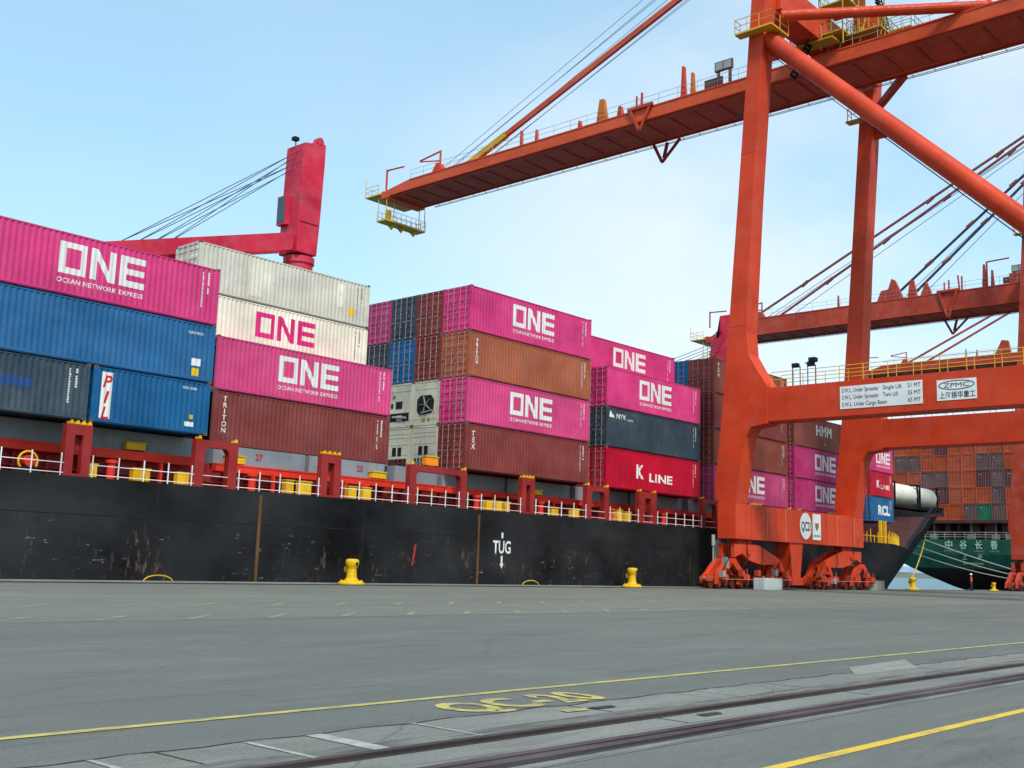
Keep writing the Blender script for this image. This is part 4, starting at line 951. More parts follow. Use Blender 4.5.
    b = N(); b.box(xa + .12, xa + .148, y0 - 2.8, y0 - 2.05, zt + 1.5, zt + 2.2); b.box(xa + .12, xa + .148, y0 - 1.95, y0 - 1.2, zt + 1.5, zt + 2.2); b.build('floodlight_glass', M['steel'], bm_)
    return T, N, sill, bm_, (xa, xb, zb, zt)

C1, N1, sill1, boom1, _b = gantry(71.5, 'huge orange-red gantry crane with load sign panels on its portal beam and the highest boom', M['crane'], (95.2, 43.0, 44.3, 5.6, 5.0), True)
# upper cross beam, A-frame, tubes and stays of the nearest crane
b = N1(); b.box(73.2, 91.5, 39.2, 41.3, 45.0, 47.6); ub = b.build('top_cross_beam', M['crane'], C1, bevel=.03)
b = N1(); 
for k_ in range(3): b.tube((78.2 + k_ * 2.1, 39.17, 46.2 + .3 * (k_ % 2)), (78.2 + k_ * 2.1, 39.19, 46.2 + .3 * (k_ % 2)), .12, 10)
b.build('access_port', M['dark'], ub)
b = N1(); b.tube((71.47, 41.9, 36.2), (71.49, 41.9, 36.2), .2, 14); b.build('access_port', M['dark'], C1)
b = N1()
b.tube((91.6, 41.0, 47.7), (85.2, 38.2, 62.5), .55, 14); b.tube((76.2, 41.0, 47.7), (82.4, 38.2, 62.5), .55, 14); b.box(82.0, 85.6, 37.6, 38.8, 62, 64); b.build('a_frame', M['craneold'], C1)
b = N1(); b.tube((72.6, 38.9, 44.0), (82.2, 26.6, 44.75), .42, 16); b.build('upper_brace', M['crane'], C1)
b = N1(); b.tube((82.2, 26.6, 45.0), (82.2, 26.0, 44.3), .35, 10); b.build('brace_foot', M['crane'], C1)
b = N1(); b.beam((82.0, 82.4, 44.2), (83.0, 38.2, 61.8), .42, .5); b.beam((85.6, 82.4, 44.2), (84.8, 38.2, 61.8), .42, .5) if False else None; b.build('forestay', M['boomred'], C1)
b = N1(); b.beam((82.0, 82.9, 44.05), (82.14, 76.4, 46.6), .5, .62); b.build('forestay_foot', M['yrail'], C1)
b = N1()
for y0, z0, y1, z1, x in ((85.6, 45.0, 38.2, 64.5, 82.0), (85.2, 44.8, 38.2, 64.1, 82.6), (84.4, 44.6, 38.0, 63.6, 83.3), (83.9, 44.5, 38.0, 62.6, 81.5), (83.2, 44.4, 38, 62.2, 83.9), (81.5, 44.4, 38, 60.9, 82.0), (80.6, 44.4, 38, 60.6, 82.6)):
    b.tube((x, y0, z0), (x, y1, z1), .03, 5)
b.build('hoist_rope', paint('hoist_rope_pale', S(120, 150, 176), .5), C1)
# stairs, machinery platforms around the boom hinge
b = N1()
for (x0, x1, y0, y1, z) in ((80.2, 87.5, 37.4, 39.3, 45.6), (81, 86, 34.5, 37.4, 45.3), (80.5, 83.5, 37.0, 39.6, 48.3), (84, 88, 33.2, 36.5, 46.1), (79.6, 80.9, 38.0, 41.8, 44.9)):
    grating(b, x0, x1, y0, y1, z, .12)
    for p, q in (((x0, y0, z), (x1, y0, z)), ((x0, y0, z), (x0, y1, z)), ((x0, y1, z), (x1, y1, z)), ((x1, y0, z), (x1, y1, z))): rails_along(b, p, q, 1.1, .8, .032)
for x, y in ((80.3, 37.4), (83.4, 37.4), (80.4, 39.4), (86, 34.6), (82, 34.6), (84, 36.4), (80.3, 41.5)): b.tube((x, y, 44.3), (x, y, 50.2 if x < 84 else 47.2), .07, 6)
for i in range(12): b.tube((81.2 + .4 * (i % 5), 34.6 + i * .35, 44.5), (82.4 + .35 * (i % 4), 34.9 + i * .33, 46.6 + .3 * (i % 3)), .045, 5)
b.build('hinge_platform', paint('oily_yellow_grating', S(170, 146, 40), .55, streak=.5, rust=.15), C1)
b = N1()
for k_ in range(26):
    f = k_ / 26; x, y, z = 84.5 + f * .6, 35.4 + f * 2.2, 46.4 + f * 9; b.box(x - .45, x + .45, y, y + .3, z, z + .05)
b.beam((84.0, 35.3, 46.3), (84.6, 37.6, 55.4), .06, .22, up=(1, 0, 0)); b.beam((84.95, 35.3, 46.3), (85.5, 37.6, 55.4), .06, .22, up=(1, 0, 0))
b.build('stair', M['dark'], C1); b = N1()
for k_ in range(9):
    f = k_ / 9; b.box(79.2, 80.0, 41.4 - f * 1.6, 41.7 - f * 1.6, 42.3 + f * 2.6, 42.36 + f * 2.6)
b.beam((79.2, 41.6, 42.2), (79.2, 39.9, 45.0), .06, .2, up=(1, 0, 0)); b.beam((80.0, 41.6, 42.2), (80.0, 39.9, 45.0), .06, .2, up=(1, 0, 0))
b.build('stair', M['dark'], C1)
b = N1(); b.beam((87.0, 41.2, 43.1), (92.0, 40.6, 42.0), .5, .7) if False else b.prism([(86.7, 42.98), (91.3, 42.3), (91.3, 42.9), (88.4, 43.6), (86.7, 43.6)], 'y', 39.5, 40.6); b.beam((86.3, 34.8, 42.95), (91.6, 39.6, 42.9), .5, .6); b.build('knee_brace', M['craneold'], C1)
# bogies
def bogie(N, P, X, s, mat):
    """main equaliser, two sub-equalisers, four wheel trucks; s = +1 or -1 mirrors it"""
    def mx_(pts): return [(X + s * (x - X), z) for x, z in pts] if False else [(X + s * x, z) for x, z in pts]
    b = N(); y0, y1 = 42.45, 43.85
    for ya, yb_ in ((y0, y0 + .35), (y1 - .35, y1)): b.prism(mx_([(.15, 3.3), (3.6, 3.3), (6.9, 2.3), (6.9, 1.3), (6.35, 1.25), (6.0, 1.85), (3.9, 1.85), (2.4, 2.1), (1.2, 2.6), (.15, 2.3)]), 'y', ya, yb_)
    b.tube((X + s * 2.1, y0 - .12, 2.8), (X + s * 2.1, y1 + .12, 2.8), .28, 12); b.prism(mx_([(1.0, 3.64), (3.3, 3.64), (2.7, 2.6), (1.6, 2.6)]), 'y', y0 + .36, y1 - .36)
    o = b.build('bogie_equaliser', mat, P, bevel=.02)
    for cx, w_ in ((-.1, 1.95), (6.7, 1.35)):
        b = N(); c = X + s * cx
        b.prism([(c - w_ * .95, .98), (c - w_ * .8, 1.35), (c - .5, 2.15), (c + .45, 2.25), (c + w_ * .8, 1.35), (c + w_ * .95, .98), (c + w_ * .72, .95), (c + .1, 1.75), (c - w_ * .72, .95)], 'y', y0 + .05, y0 + .45); b.prism([(c - w_ * .95, .98), (c - .5, 2.15), (c + .45, 2.25), (c + w_ * .95, .98), (c + w_ * .6, .95), (c + .1, 1.6), (c - w_ * .6, .95)], 'y', y1 - .4, y1); b.tube((c, y0 - .2, 1.85), (c, y1 + .2, 1.85), .22, 12)
        b.build('bogie_beam', mat, o, bevel=.02)
        for tx in (-1, 1):
            cc = c + tx * w_ * .78; b = N()
            b.prism([(cc - .72, .36), (cc - .55, .9), (cc - .2, 1.12), (cc + .2, 1.12), (cc + .55, .9), (cc + .72, .36), (cc + .4, .26), (cc + .1, .6), (cc - .1, .6), (cc - .4, .26)], 'y', y0 - .02, y0 + .22); b.prism([(cc - .72, .36), (cc - .55, .9), (cc - .2, 1.12), (cc + .2, 1.12), (cc + .55, .9), (cc + .72, .36), (cc + .4, .26), (cc + .1, .6), (cc - .1, .6), (cc - .4, .26)], 'y', y1 - .22, y1)
            b.box(cc - .3, cc + .3, y0 + .2, y1 - .2, .7, 1.05); b.tube((cc + .1, y0 - .35, .85), (cc + .1, y0 - .02, .85), .26, 10); b.box(cc - .5, cc - .2, y0 - .3, y0 - .02, .75, 1.15); b.tube((cc + .45, y0 - .1, .6), (cc + .3, y0 - .1, 1.5), .05, 6)
            tr = b.build('wheel_truck', mat, o)
            for wx_ in (-.42, .42):
                b = N(); b.tube((cc + wx_, 43.1, .37), (cc + wx_, 43.5, .37), .32, 16); b.tube((cc + wx_, 43.06, .37), (cc + wx_, 43.1, .37), .38, 16); b.tube((cc + wx_, y0 - .06, .37), (cc + wx_, y0 + .0, .37), .2, 10)
                b.build('wheel', paint('bogie_wheel_steel', S(110, 40, 30), .5, streak=.3, rust=.3), tr)
bogie(N1, sill1, 71.55, 1, M['crane']); bogie(N1, sill1, 93.15, -1, M['crane'])
rr = random.Random(5)
for i in range(9):
    x = (69.6, 72.3, 74.6, 77.2, 78.9, 84.6, 87.1, 90.2, 93.4)[i]; b = N1(); z0 = .5 + rr.random() * .6
    b.box(x - .18, x + .18, 42.05, 42.4, z0, z0 + .45); b.build('junction_box', M['craneold'] if i % 3 else M['steel'], C1)
    pts = [(x, 42.2, z0 + .4), (x + .3, 42.1, 1.9), (x + .9, 42.25, 2.1), (x + 1.1, 42.4, 3.2), (x + 1.15, 42.5, 3.7)]
    b = N1()
    for p_, q_ in zip(pts, pts[1:]): b.tube(p_, q_, .035, 6)
    b.build('power_cable', M['rubber'], C1)
b = N1(); b.prism([(79.75, 3.64), (81.95, 3.64), (81.5, .9), (80.2, .9)], 'y', 42.3, 43.7); b.box(80.0, 81.7, 42.2, 43.8, .35, .95); b.build('jacking_strut', M['crane'], C1, bevel=.02)
b = N1(); b.box(68.9, 69.7, 43.0, 43.5, .55, .95); b.tube((68.4, 43.25, .75), (68.9, 43.25, .75), .14, 10); b.build('rail_buffer', M['orange'], C1)
b = N1(); b.tube((70.6, 43.6, 3.9), (70.6, 43.6, 1.4), .06, 8); b.tube((70.6, 43.6, 3.9), (70.6, 43.6, 3.1), .14, 8); b.build('cable_guide', M['steel'], C1); b = N1(); b.box(71.9, 73.0, 43.9, 44.3, 2.1, 3.6); b.build('cable_drum_case', M['steel'], C1); b = N1(); b.box(70.5, 70.8, 42.4, 42.8, 1.5, 2.3); b.tube((70.6, 42.6, .8), (70.6, 42.6, 1.5), .05, 6); b.build('cable_guide', M['steel'], C1)
b = N1(); b.tube((69.3, 42.05, .72), (79.6, 42.05, .74), .02, 5); b.tube((84, 42.05, .72), (94.5, 42.05, .74), .02, 5); b.build('safety_bar', M['steel'], C1)
# signs
def disc(b, cx, cz, rx, rz, y0, y1, n=36): b.prism([(cx + rx * math.cos(2 * math.pi * i / n), cz + rz * math.sin(2 * math.pi * i / n)) for i in range(n)], 'y', y0, y1)
OFF1 = -Vector((71.5 + 9.5, 25, 0))
b = N1(); disc(b, 82.2, 5.05, .96, 1.06, 42.15, 42.18); o = b.build('number_disc', M['sign'], sill1)
flat_text(o, 'crane_number', 'QC21', .74, 81.42, 42.14, 4.70, 'black', off=OFF1, width=1.6, bold=.02)
b = N1(); b.box(83.4, 84.8, 42.15, 42.18, 4.0, 6.1); o = b.build('operator_plate', M['sign'], sill1)
b = N1(); b.prism([(83.77, 5.35), (83.84, 5.0), (84.10, 4.72), (84.36, 5.0), (84.43, 5.35)], 'y', 42.135, 42.147); b.build('emblem_bowl', paint('emblem_gold_brown', S(150, 110, 50), .5), o)
b = N1(); disc(b, 84.10, 5.55, .25, .2, 42.136, 42.147, 20); b.build('emblem_cap', paint('emblem_pale', S(246, 240, 236), .5), o)
b = N1(); 
for k_ in range(5): b.box(83.55 + k_ * .24, 83.7 + k_ * .24, 42.137, 42.147, 4.25, 4.42)
b.build('plate_line', paint('plate_green', S(60, 130, 110), .5), o)
XP = 71.56
b = N1(); b.box(XP - .03, XP - .004, 28.2, 34.0, 12.64, 14.22); o = b.build('load_sign', M['sign'], C1)
for i, (a_, m_, c_) in enumerate((('S.W.L. Under Spreader', 'Single Lift', '51 MT'), ('S.W.L. Under Spreader', 'Twin Lift', '55 MT'), ('S.W.L. Under Cargo Beam', '', '65 MT'))):
    z = 13.79 - i * .49
    flat_text(o, 'load_sign_text', a_, .30, XP - .04, 33.85, z, 'black', off=OFF1, width=2.65 if i < 2 else 3.2, facing='-x', bold=.0)
    if m_: flat_text(o, 'load_sign_text', m_, .30, XP - .04, 30.9, z, 'black', off=OFF1, width=1.3 if i == 0 else 1.05, facing='-x', bold=.0)
    flat_text(o, 'load_sign_text', c_, .30, XP - .04, 29.2, z, 'black', off=OFF1, width=.86, facing='-x', bold=.0)
b = N1(); b.box(XP - .03, XP - .004, 24.7, 27.25, 12.72, 14.08); o = b.build('maker_sign', M['sign'], C1)
b = N1()
for k_ in range(40):
    a0, a1 = 2 * math.pi * k_ / 40, 2 * math.pi * (k_ + 1) / 40
    b.beam((XP - .036, 25.98 + 1.13 * math.cos(a0), 13.7 + .29 * math.sin(a0)), (XP - .036, 25.98 + 1.13 * math.cos(a1), 13.7 + .29 * math.sin(a1)), .05, .012, up=(1, 0, 0))
b.build('maker_ring', M['black'], o)
flat_text(o, 'maker_name', 'ZPMC', .30, XP - .04, 26.8, 13.56, 'black', off=OFF1, width=1.62, facing='-x', bold=.0)
flat_text(o, 'maker_name', '上海振华重工', .34, XP - .04, 27.1, 12.88, 'black', off=OFF1, width=2.3, facing='-x', bold=.008)
# flood lights on the portal beam
b = N1()
for y in (37.7, 36.5):
    b.beam((72.3, y - .3, 14.62), (72.3, y - .3, 16.1), .05, .05, up=(0, 1, 0)); b.beam((72.3, y + .3, 14.62), (72.3, y + .3, 16.1), .05, .05, up=(0, 1, 0)); b.box(72.25, 72.35, y - .33, y + .33, 16.05, 16.12); b.box(72.05, 72.45, y - .2, y + .25, 16.1, 16.35)
b.tube((72.3, 37.0, 16.3), (72.3, 36.2, 16.5), .04, 6); b.box(72.0, 72.5, 36.1, 36.6, 16.35, 16.65); b.build('portal_floodlight', M['dark'], C1)
b = N1()
for y in (41.0, 34.9): b.beam((92.3, y - .35, 14.9), (92.3, y - .35, 17.6), .05, .05, up=(0, 1, 0)); b.beam((92.3, y + .35, 14.9), (92.3, y + .35, 17.6), .05, .05, up=(0, 1, 0)); b.box(92.0, 92.4, y - .45, y + .45, 17.6, 18.1)
b.build('portal_floodlight', M['dark'], C1)

# the next crane along the quay, lower boom
C2, N2, sill2, boom2, (xa2, xb2, zb2, zt2) = gantry(136.2, 'second gantry crane farther along the quay with a lower dark red boom and four stays', M['craneold'], (89.4, 35.7, 38.3, 5.0, 5.0), False)
b = N2()
for y0, z0 in ((82.3, 39.2), (77.8, 39.0)):
    b.beam((143, y0, z0 - 1), (143, 27, 65), .26, .26)
b.build('forestay', paint('stay_dull_red', S(128, 62, 56), .6, streak=.3), C2)
b = N2()
for y0 in (60.6, 57.8): b.beam((143, y0, 38.3), (143, 27, 64.5), .26, .26)
for y0, z0 in ((80.5, 38.3), (79.4, 38.3), (59.5, 38.3), (56.9, 38.3), (76, 38.3)): b.tube((144, y0, z0), (144, 27, 64.2), .04, 5)
b.build('backstay', M['cable'], C2)
b = N2()
for k_ in range(1, 6):
    for y0, z0 in ((82.3, 38.2), (77.8, 38.0), (60.6, 38.3), (57.8, 38.3)):
        f = k_ / 6; y, z = y0 + (27 - y0) * f, z0 + (64.8 - z0) * f; b = N2(); b.beam((143, y + .5, z - .35), (143, y - .5, z + .35), .36, .36); b.build('stay_joint', paint('stay_dull_red', S(128, 62, 56)), C2)
b = N2(); b.prism([(62.0, 38.3), (58.4, 38.3), (58.9, 39.6), (59.5, 41.0), (59.9, 41.2), (60.4, 39.8), (61.4, 39.7)], 'x', 142.2, 142.8); b.prism([(56.0, 38.3), (54.6, 38.3), (55.2, 40.2)], 'x', 142.2, 142.8)
b.tube((142.5, 47.4, 38.3), (142.5, 47.4, 41.6), .12, 8); b.tube((142.5, 47.4, 41.6), (142.5, 44.6, 41.7), .1, 8); b.tube((142.5, 50.9, 38.3), (142.5, 51.1, 40.4), .12, 8); b.tube((142.5, 50.6, 38.3), (142.5, 50.6, 40.2), .12, 8)
b.box(142.2, 147.0, 42.0, 44.6, 38.3, 39.6); b.tube((143, 42, 39), (143, 27, 65), .5, 12); b.tube((155, 42, 39), (146, 27, 65), .5, 12); b.box(139.3, 156.5, 40.2, 42, 38.6, 40.6)
b.build('a_frame', M['craneold'], C2)
bogie(N2, sill2, 136.1, 1, M['craneold']); bogie(N2, sill2, 157.6, -1, M['craneold'])
# the third crane
C3, N3, sill3, boom3, (xa3, xb3, zb3, zt3) = gantry(211.5, 'third gantry crane far along the quay, its boom just showing above the yellow portal railing', M['craneold'], (99.0, 42.6, 44.4, 5.2, 5.0), False)
b = N3()
for y0 in (90.6, 86.4): b.beam((221, y0, 44.6), (221, 38, 69 if y0 > 88 else 68.4), .34, .34)
b.build('forestay', M['craneold'], C3)
b = N3(); b.prism([(72, 44.4), (69, 44.4), (69.4, 47.0), (70.6, 47.2)], 'x', 219, 219.8); b.tube((221, 41, 45), (221, 38, 69), .5, 10); b.build('a_frame', M['craneold'], C3)

# ================================================================== GREEN SHIP AHEAD
T2 = thing('container_ship', (260, 66.5, -3), 'dark green ship stern with Chinese name characters and a wall of mostly orange containers', 'ship')
OF2 = -Vector((260, 66.5, -3))
def N4(): m_ = MB(); m_.off = OF2; return m_
gm = paint('green_hull_paint', S(28, 84, 66), .5, streak=.25, streak_col=(.01, .05, .04), rust=.03); dm = paint('dark_red_boottop', S(52, 24, 26), .6, streak=.4, rust=.2)
secs = []
for z, y0, y1, x in ((-3, 60, 70, 214), (-.2, 56, 76.5, 206), (1.6, 51.5, 79.3, 201.5), (3.0, 48.6, 81.2, 198.2), (5.4, 48, 85.8, 197.1), (8.0, 48, 87.2, 196.6)): secs.append((z, y0, y1, x))
b = N4()
for (z, y0, y1, x), (z2, a0, a1, x2) in zip(secs, secs[1:]):
    mi = 1 if z2 < 3.1 else 0
    b.face([(x, y0, z), (x, y1, z), (x2, a1, z2), (x2, a0, z2)], mi); b.face([(x, y0, z), (x2, a0, z2), (x2 + 130, 48, z2), (x + 130, 48, z)], mi); b.face([(x, y1, z), (x + 130, 87.2, z), (x2 + 130, 87.2, z2), (x2, a1, z2)], mi)
b.face([(196.6, 48, 8), (196.6, 87.2, 8), (326, 87.2, 8), (326, 48, 8)]); b.face([(344, 48, -3), (344, 87.2, -3), (326, 87.2, 8), (326, 48, 8)])
b.build('hull', [gm, dm], T2)
b = N4(); b.box(215, 216.5, 65, 68, -3, 1.2); b.build('rudder', dm, T2)
cm = paint('pale_green_lettering', S(160, 184, 166), .6); cmd = paint('dull_green_lettering', S(120, 150, 134), .6)
for i, (ch, en) in enumerate((('中', 'ZHONG'), ('谷', 'GU'), ('长', 'CHANG'), ('春', 'CHUN'))):
    y = 74.35 - i * 2.6
    flat_text(T2, 'ship_name', ch, 1.2, 196.5, y, 6.45, cm, off=OF2, facing='-x', width=1.25, bold=.012); flat_text(T2, 'ship_name', en, .3, 196.6, y + .2, 5.85, cmd, off=OF2, facing='-x', width=1.6 if len(en) > 2 else .7, bold=0)
for i, ch in enumerate('上海'): flat_text(T2, 'home_port', ch, .85, 196.9, 71.5 - i * 2.6, 4.55, cmd, off=OF2, facing='-x', width=.85)
flat_text(T2, 'home_port', 'SHANGHAI', .35, 197.1, 71.4, 3.7, cmd, off=OF2, facing='-x', width=3.4)
b = N4(); rails_along(b, (196.8, 48.2, 8), (196.8, 84.8, 8), 1.2, 1.7, .045, 3); b.build('stern_railing', M['steel'], T2)
b = N4(); b.box(199.2, 203, 48.5, 84.5, 10.9, 11.45); b.build('stern_deck_beam', paint('lashing_beam_brown', S(70, 36, 32), .6, rust=.3), T2)
b = N4(); rr = random.Random(9); y = 49
while y < 84: w_ = rr.choice((.5, 1.0, 1.8)); b.box(201.2, 201.8, y, y + w_, 8, 10.9); y += w_ + rr.choice((.8, 1.6, 1.2))
b.box(204, 205, 48.5, 84.5, 8, 11); b.build('stern_bulkhead', paint('stern_dark_red', S(88, 34, 34), .6, streak=.4, rust=.2), T2)
for y in (58.5, 64.5, 66.8, 71.0, 77.6): b = N4(); b.tube((200.6, y, 8), (200.6, y, 10.9), .18, 8); b.box(199.4, 200.4, y - .7, y + .4, 8, 9.0); b.build('mooring_winch', paint('winch_dull_metal', S(110, 108, 104), .6, streak=.3, rust=.3), T2)
# the wall of containers, one object each
_far = {}
def far_mesh(col):
    if col in _far: return _far[col]
    b = MB(); H = 2.94; Y = 1.219; b.box(-3, 6, -Y, Y, 0, H - .04); b.box(-3.12, -3.005, -Y, -Y + .13, 0, H - .05); b.box(-3.12, -3.005, Y - .13, Y, 0, H - .05); b.box(-3.11, -3.005, -Y + .13, Y - .13, 0, .16); b.box(-3.11, -3.005, -Y + .13, Y - .13, H - .2, H - .05)
    for y in (-.85, -.32, .32, .85): b.box(-3.10, -3.04, y - .03, y + .03, .16, H - .2, 1)
    b.box(-3.03, -3.004, -.02, .02, .16, H - .2, 1)
    for z in (.7, 1.25, 1.8, 2.3): b.box(-3.04, -3.004, -1.05, -.1, z, z + .12, 0); b.box(-3.04, -3.004, .1, 1.05, z, z + .12, 0)
    (b.box(-3.05, -3.03, .45, .75, 2.05, 2.25, 2), b.box(-3.05, -3.03, .45, .7, 1.6, 1.68, 2)) if col != 'orange' else None
    br = {'orange': S(150, 84, 52), 'green': S(60, 120, 96), 'blue': S(70, 112, 140)}.get(col, S(128, 100, 104))
    _far[col] = b.mesh('container_box', [M[col], paint('far_bar_' + col, br, .6, rust=.2), M['bar']]); return _far[col]
# rows from the water side (farthest from the quay) towards the quay, bottom tier first
K = dict(o='orange', g='grey', p='plum', G='green', b='blue', y='olive', n='navy')
cols = ['ogoogo', 'ogogog', 'googoo', 'gogoog', 'opgopg', 'ooooog', 'goooop', 'Gopgoo', 'ggggoy', 'oopooo', 'bogooo', 'ogoggn', 'gogggn', 'ooogoo', 'ogogoo', 'googog']
tiern = ['bottom', 'second', 'third', 'fourth', 'fifth', 'top']; ordn = ['first', 'second', 'third', 'fourth', 'fifth', 'sixth', 'seventh', 'eighth', 'ninth', 'tenth', 'eleventh', 'twelfth', 'thirteenth', 'fourteenth', 'fifteenth', 'sixteenth']
cn = dict(orange='orange', grey='greyish', plum='dark plum', green='green', blue='blue', olive='olive yellow', navy='dark slate')
for i, cdef in enumerate(cols):
    yc = 86.9 - 1.22 - i * 2.46
    if yc < 49: continue
    for j, ch in enumerate(cdef):
        if yc < 59 and j > 5: continue
        c = K[ch]; o = put('shipping_container', far_mesh(c), None); o.location = (203.1, yc, 11.46 + j * 2.95)
        tag(o, f'{cn[c]} container on the green ship, {tiern[j]} tier, {ordn[i]} column counting from the water side', 'container', 'containers stacked on the green ship')

# ================================================================== ON THE QUAY
def bollard_base():
    b = MB(); b.lathe([(.84, .0), (.84, .10), (.72, .17), (.44, .24), (.34, .34), (.30, .62), (.30, .80)], 24); return b
def bollard(x, y, lab, s=1.0, first=[None]):
    t = thing('bollard', (x, y, .004), lab, 'bollard', 'yellow mooring bollards on the quay edge'); t.scale = (s * .82, s * .82, s)
    if first[0] is None:
        a = bollard_base().mesh('bollard_base', M['yellow'], smooth=False)
        b = MB(); b.lathe([(.30, .80), (.36, .92), (.41, 1.02), (.43, 1.16), (.40, 1.25), (.30, 1.30), (.0001, 1.31)], 24); b.prism([(-.02, .72), (.34, .60), (.52, .74), (.50, .90), (.2, 1.0)], 'x', -.2, .2)
        h_ = b.mesh('bollard_head', M['yellow'])
        b = MB()
        for k_ in range(6): a_ = k_ * math.pi / 3 + .3; b.tube((.62 * math.cos(a_), .62 * math.sin(a_), .15), (.62 * math.cos(a_), .62 * math.sin(a_), .25), .06, 6)
        c_ = b.mesh('bolt', M['yellow']); b = MB(); b.prism([(-.42 + .12, .98), (-.12, .98), (-.08, 1.15), (-.34, 1.15)], 'y', -.43, -.40) if False else b.tube((.02, -.40, 1.06), (.02, -.445, 1.06), .09, 12); d_ = b.mesh('number_plate', M['dark'])
        first[0] = (a, h_, c_, d_)
    for n_, me in zip(('bollard_base', 'bollard_head', 'bolt', 'number_plate'), first[0]): put(n_, me, t)
bollard(37.05, 44.2, 'yellow bollard standing alone before the black hull, below hatch number 25')
bollard(61.4, 44.2, 'yellow bollard between the TUG mark and the orange crane bogies')
bollard(108.3, 44.2, 'yellow bollard past the crane bogies, before the bright water gap', .95)
bollard(131.2, 44.2, 'low yellow bollard before the green ship, beyond the person', .72)
def hoop(x, r, lab, key):
    t = thing('ladder_hoop', (x, 45.32, 0), lab, 'ladder hoop', 'yellow hoops on the quay edge'); b = MB()
    for k_ in range(12):
        a0, a1 = math.pi * k_ / 12, math.pi * (k_ + 1) / 12; b.tube((r * math.cos(a0), 0, r * .42 * math.sin(a0)), (r * math.cos(a1), 0, r * .42 * math.sin(a1)), .032, 6)
    b.tube((-r, 0, 0), (-r, 0, -1.5), .035, 6); b.tube((r, 0, 0), (r, 0, -1.5), .035, 6); b.build('hoop', M[key], t)
    b = MB()
    for z in (-.3, -.6, -.9, -1.2): b.tube((-r, 0, z), (r, 0, z), .025, 6)
    b.build('rung', M[key], t)
hoop(26.8, .74, 'bright yellow hoop on the quay edge below the PIL container', 'yellow'); hoop(52.3, .80, 'thin dull yellow hoop on the quay edge below the TUG mark', 'yrail')
def block(x0, x1, y0, y1, h, lab, mat, lift=True):
    t = thing('counterweight_block', ((x0 + x1) / 2, (y0 + y1) / 2, .004), lab, 'block', 'blocks beside the crane bogies'); w_, d_ = (x1 - x0) / 2, (y1 - y0) / 2
    b = MB(); b.box(-w_, w_, -d_, d_, 0, h); b.build('block_body', mat, t, bevel=.03)
    b = MB()
    for sx in (-.5, .5): b.tube((sx * w_ - .1, 0, h - .02), (sx * w_ - .1, 0, h + .1), .02, 6); b.tube((sx * w_ + .1, 0, h - .02), (sx * w_ + .1, 0, h + .1), .02, 6); b.tube((sx * w_ - .1, 0, h + .1), (sx * w_ + .1, 0, h + .1), .02, 6)
    b.build('lifting_eye', M['steel'], t)
    b = MB(); b.box(-w_ + .06, -.04, -d_ - .012, -d_ - .001, .08, h - .08); b.box(.04, w_ - .06, -d_ - .012, -d_ - .001, .08, h - .08); b.build('side_plate', mat, t)
block(73.6, 76.3, 41.1, 42.0, .86, 'pale grey steel box on the quay in front of the crane bogie', paint('grey_steel_box', S(176, 184, 180), .5, streak=.25, rust=.06))
block(94.9, 97.6, 42.4, 43.6, .85, 'beige concrete block beyond the far crane bogie', M['concrete'])
# mooring lines from the bow to the quay
def line(name, pts, r, mat, lab, cat, grp=None):
    b = MB(); P0 = Vector(pts[0]); b.off = -P0
    for p, q in zip(pts, pts[1:]): b.tube(p, q, r, 6)
    o = b.build(name, mat); o.location = P0; return tag(o, lab, cat, grp)
def sagline(a, c, sag, n=14):
    a, c = Vector(a), Vector(c); return [tuple(a + (c - a) * i / n - Vector((0, 0, sag * 4 * (i / n) * (1 - i / n)))) for i in range(n + 1)]
line('mooring_rope', sagline((149.8, 59.3, 6.3), (158.8, 44.2, 1.0), .35), .07, M['rope'], 'upper pale mooring rope stretching from the black bow across the green stern', 'rope', 'mooring ropes at the bow')
line('mooring_rope', sagline((149.0, 60.0, 5.4), (158.8, 44.2, .9), .6), .06, M['rope'], 'middle pale mooring rope running below the upper one across the green stern', 'rope', 'mooring ropes at the bow')
line('mooring_rope', sagline((148.6, 60.5, 4.5), (158.0, 44.2, .8), .75), .055, M['rope'], 'lowest slack mooring rope before the green stern', 'rope', 'mooring ropes at the bow')
line('mooring_rope', sagline((196.5, 57.5, 6.6), (164.0, 44.2, 1.0), .5), .06, M['rope'], 'mooring rope dropping from the green stern rail to the quay', 'rope')
line('mooring_rope', sagline((152.4, 60.2, 6.9), (108.6, 44.5, 1.0), .5), .07, M['yrail'], 'yellowish mooring rope dropping from the bow to the bollard at the water gap', 'rope')

# ================================================================== PERSON
def skin(name, verts, edges, radii, mat, parent, root=0, sub=2):
    me = bpy.data.meshes.new(name); me.from_pydata(verts, edges, []); o = bpy.data.objects.new(name, me); link(o, parent); me.materials.append(mat)
    m1 = o.modifiers.new('s', 'SKIN'); m1.use_smooth_shade = True
    sl_ = me.skin_vertices[0].data if me.skin_vertices else None
    if sl_ is None:
        bm = bmesh.new(); bm.from_mesh(me); bm.verts.layers.skin.verify(); bm.to_mesh(me); bm.free(); sl_ = me.skin_vertices[0].data
    for i, r in enumerate(radii): sl_[i].radius = (r, r) if not isinstance(r, tuple) else r; sl_[i].use_root = (i == root)
    m2 = o.modifiers.new('u', 'SUBSURF'); m2.levels = sub; m2.render_levels = sub
    bpy.context.view_layer.update(); dg = bpy.context.evaluated_depsgraph_get()
    me2 = bpy.data.meshes.new_from_object(o.evaluated_get(dg)); o.modifiers.clear(); o.data = me2
    for p_ in me2.polygons: p_.use_smooth = True
    return o
pt = thing('person', (124.2, 44.2, .004), 'person in orange vest, dark trousers and helmet walking on the quay before the green ship', 'person', rz=math.radians(25))
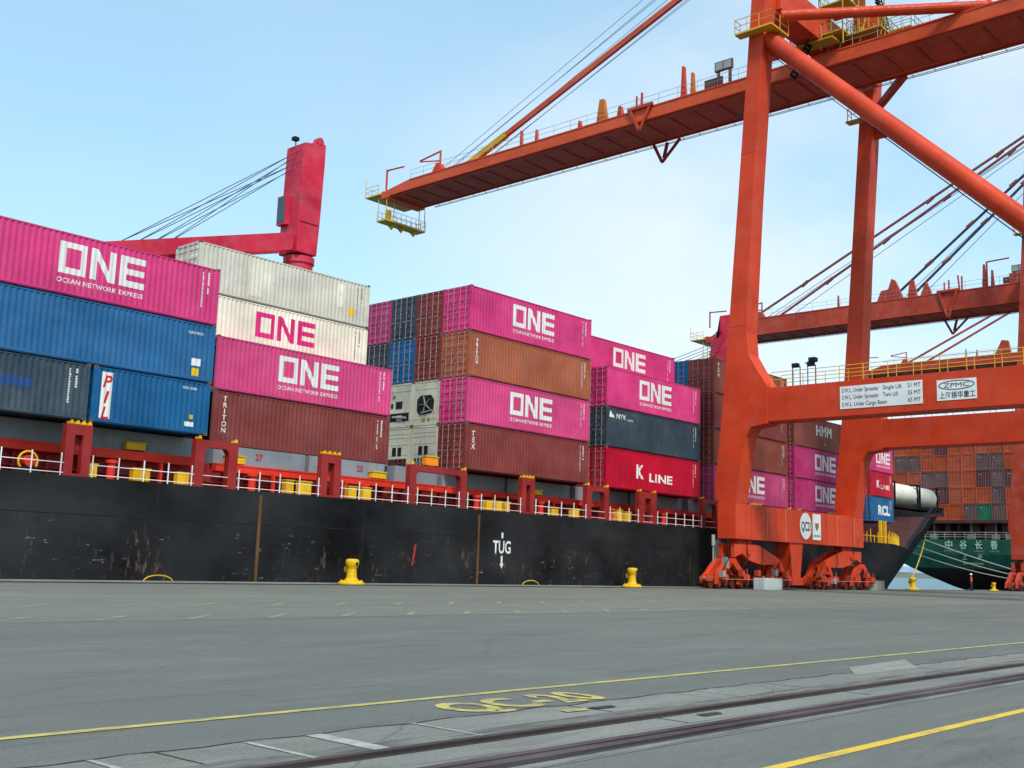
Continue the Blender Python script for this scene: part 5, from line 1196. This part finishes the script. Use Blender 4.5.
sk = flat('skin_tone', S(150, 104, 80)); ho = flat('orange_work_vest', S(226, 92, 36)); tr_ = flat('dark_work_trousers', S(34, 38, 52)); he = flat('helmet_white', S(226, 224, 214)); bo = flat('work_boot', S(30, 26, 24))
V = [(0, 0, .95), (0, 0, 1.12), (0, .01, 1.38), (0, .01, 1.50), (0, 0, 1.56), (0, 0, 1.66), (0, -.01, 1.74),
     (.19, .01, 1.42), (.25, 0, 1.16), (.23, -.10, .93), (.235, -.13, .84), (-.19, .01, 1.42), (-.25, .04, 1.16), (-.25, .06, .92), (-.25, .05, .83),
     (.10, 0, .90), (.11, -.10, .50), (.11, -.02, .10), (.11, -.16, .05), (-.10, 0, .90), (-.11, .06, .50), (-.11, .20, .12), (-.11, .08, .05)]
E_ = [(0, 1), (1, 2), (2, 3), (3, 4), (4, 5), (5, 6), (2, 7), (7, 8), (8, 9), (9, 10), (2, 11), (11, 12), (12, 13), (13, 14), (0, 15), (15, 16), (16, 17), (17, 18), (0, 19), (19, 20), (20, 21), (21, 22)]
R_ = [.13, .12, .14, .06, .055, .095, .075, .06, .045, .034, .03, .06, .045, .034, .03, .085, .055, .04, .035, .085, .055, .04, .035]
skin('body', V, E_, R_, sk, pt)
skin('vest', [(0, 0, .88), (0, 0, 1.12), (0, .01, 1.38), (0, .01, 1.47), (.19, .01, 1.42), (.25, 0, 1.16), (.235, -.07, 1.0), (-.19, .01, 1.42), (-.25, .04, 1.16), (-.25, .05, 1.0)], [(0, 1), (1, 2), (2, 3), (2, 4), (4, 5), (5, 6), (2, 7), (7, 8), (8, 9)], [.155, .15, .165, .085, .08, .066, .056, .08, .066, .056], ho, pt)
skin('trousers', [(0, 0, .93), (.10, 0, .88), (.11, -.10, .50), (.11, -.02, .13), (-.10, 0, .88), (-.11, .06, .50), (-.11, .20, .15)], [(0, 1), (1, 2), (2, 3), (0, 4), (4, 5), (5, 6)], [.15, .105, .08, .07, .105, .08, .07], tr_, pt)
for s, y in ((.11, -.02), (-.11, .18)):
    b = MB(); b.box(s - .055, s + .055, y - .19, y + .09, 0, .10); b.build('boot', bo, pt, bevel=.03)
b = MB(); b.lathe([(.155, 1.70), (.16, 1.715), (.125, 1.73), (.115, 1.80), (.07, 1.855), (.0005, 1.87)], 16); b.build('helmet', he, pt, smooth=True)
b = MB(); b.tube((-.035, -.092, 1.675), (-.035, -.104, 1.675), .012, 6); b.tube((.035, -.092, 1.675), (.035, -.104, 1.675), .012, 6); b.build('eye', bo, pt)
for s, y, sx in ((.235, -.13, 1), (-.25, .05, -1)):
    for k_ in range(5):
        a = (k_ - 2) * .02; p0 = Vector((s + (.0 if k_ < 4 else -.02 * sx), y + a, .83)); b = MB(); L_ = (.06, .08, .085, .075, .045)[k_]; b.tube(p0, p0 + Vector((0, -.012, -L_ * .6)), .010, 6); b.tube(p0 + Vector((0, -.012, -L_ * .6)), p0 + Vector((-.01 * sx, -.02, -L_)), .009, 6); b.build('finger', sk, pt)
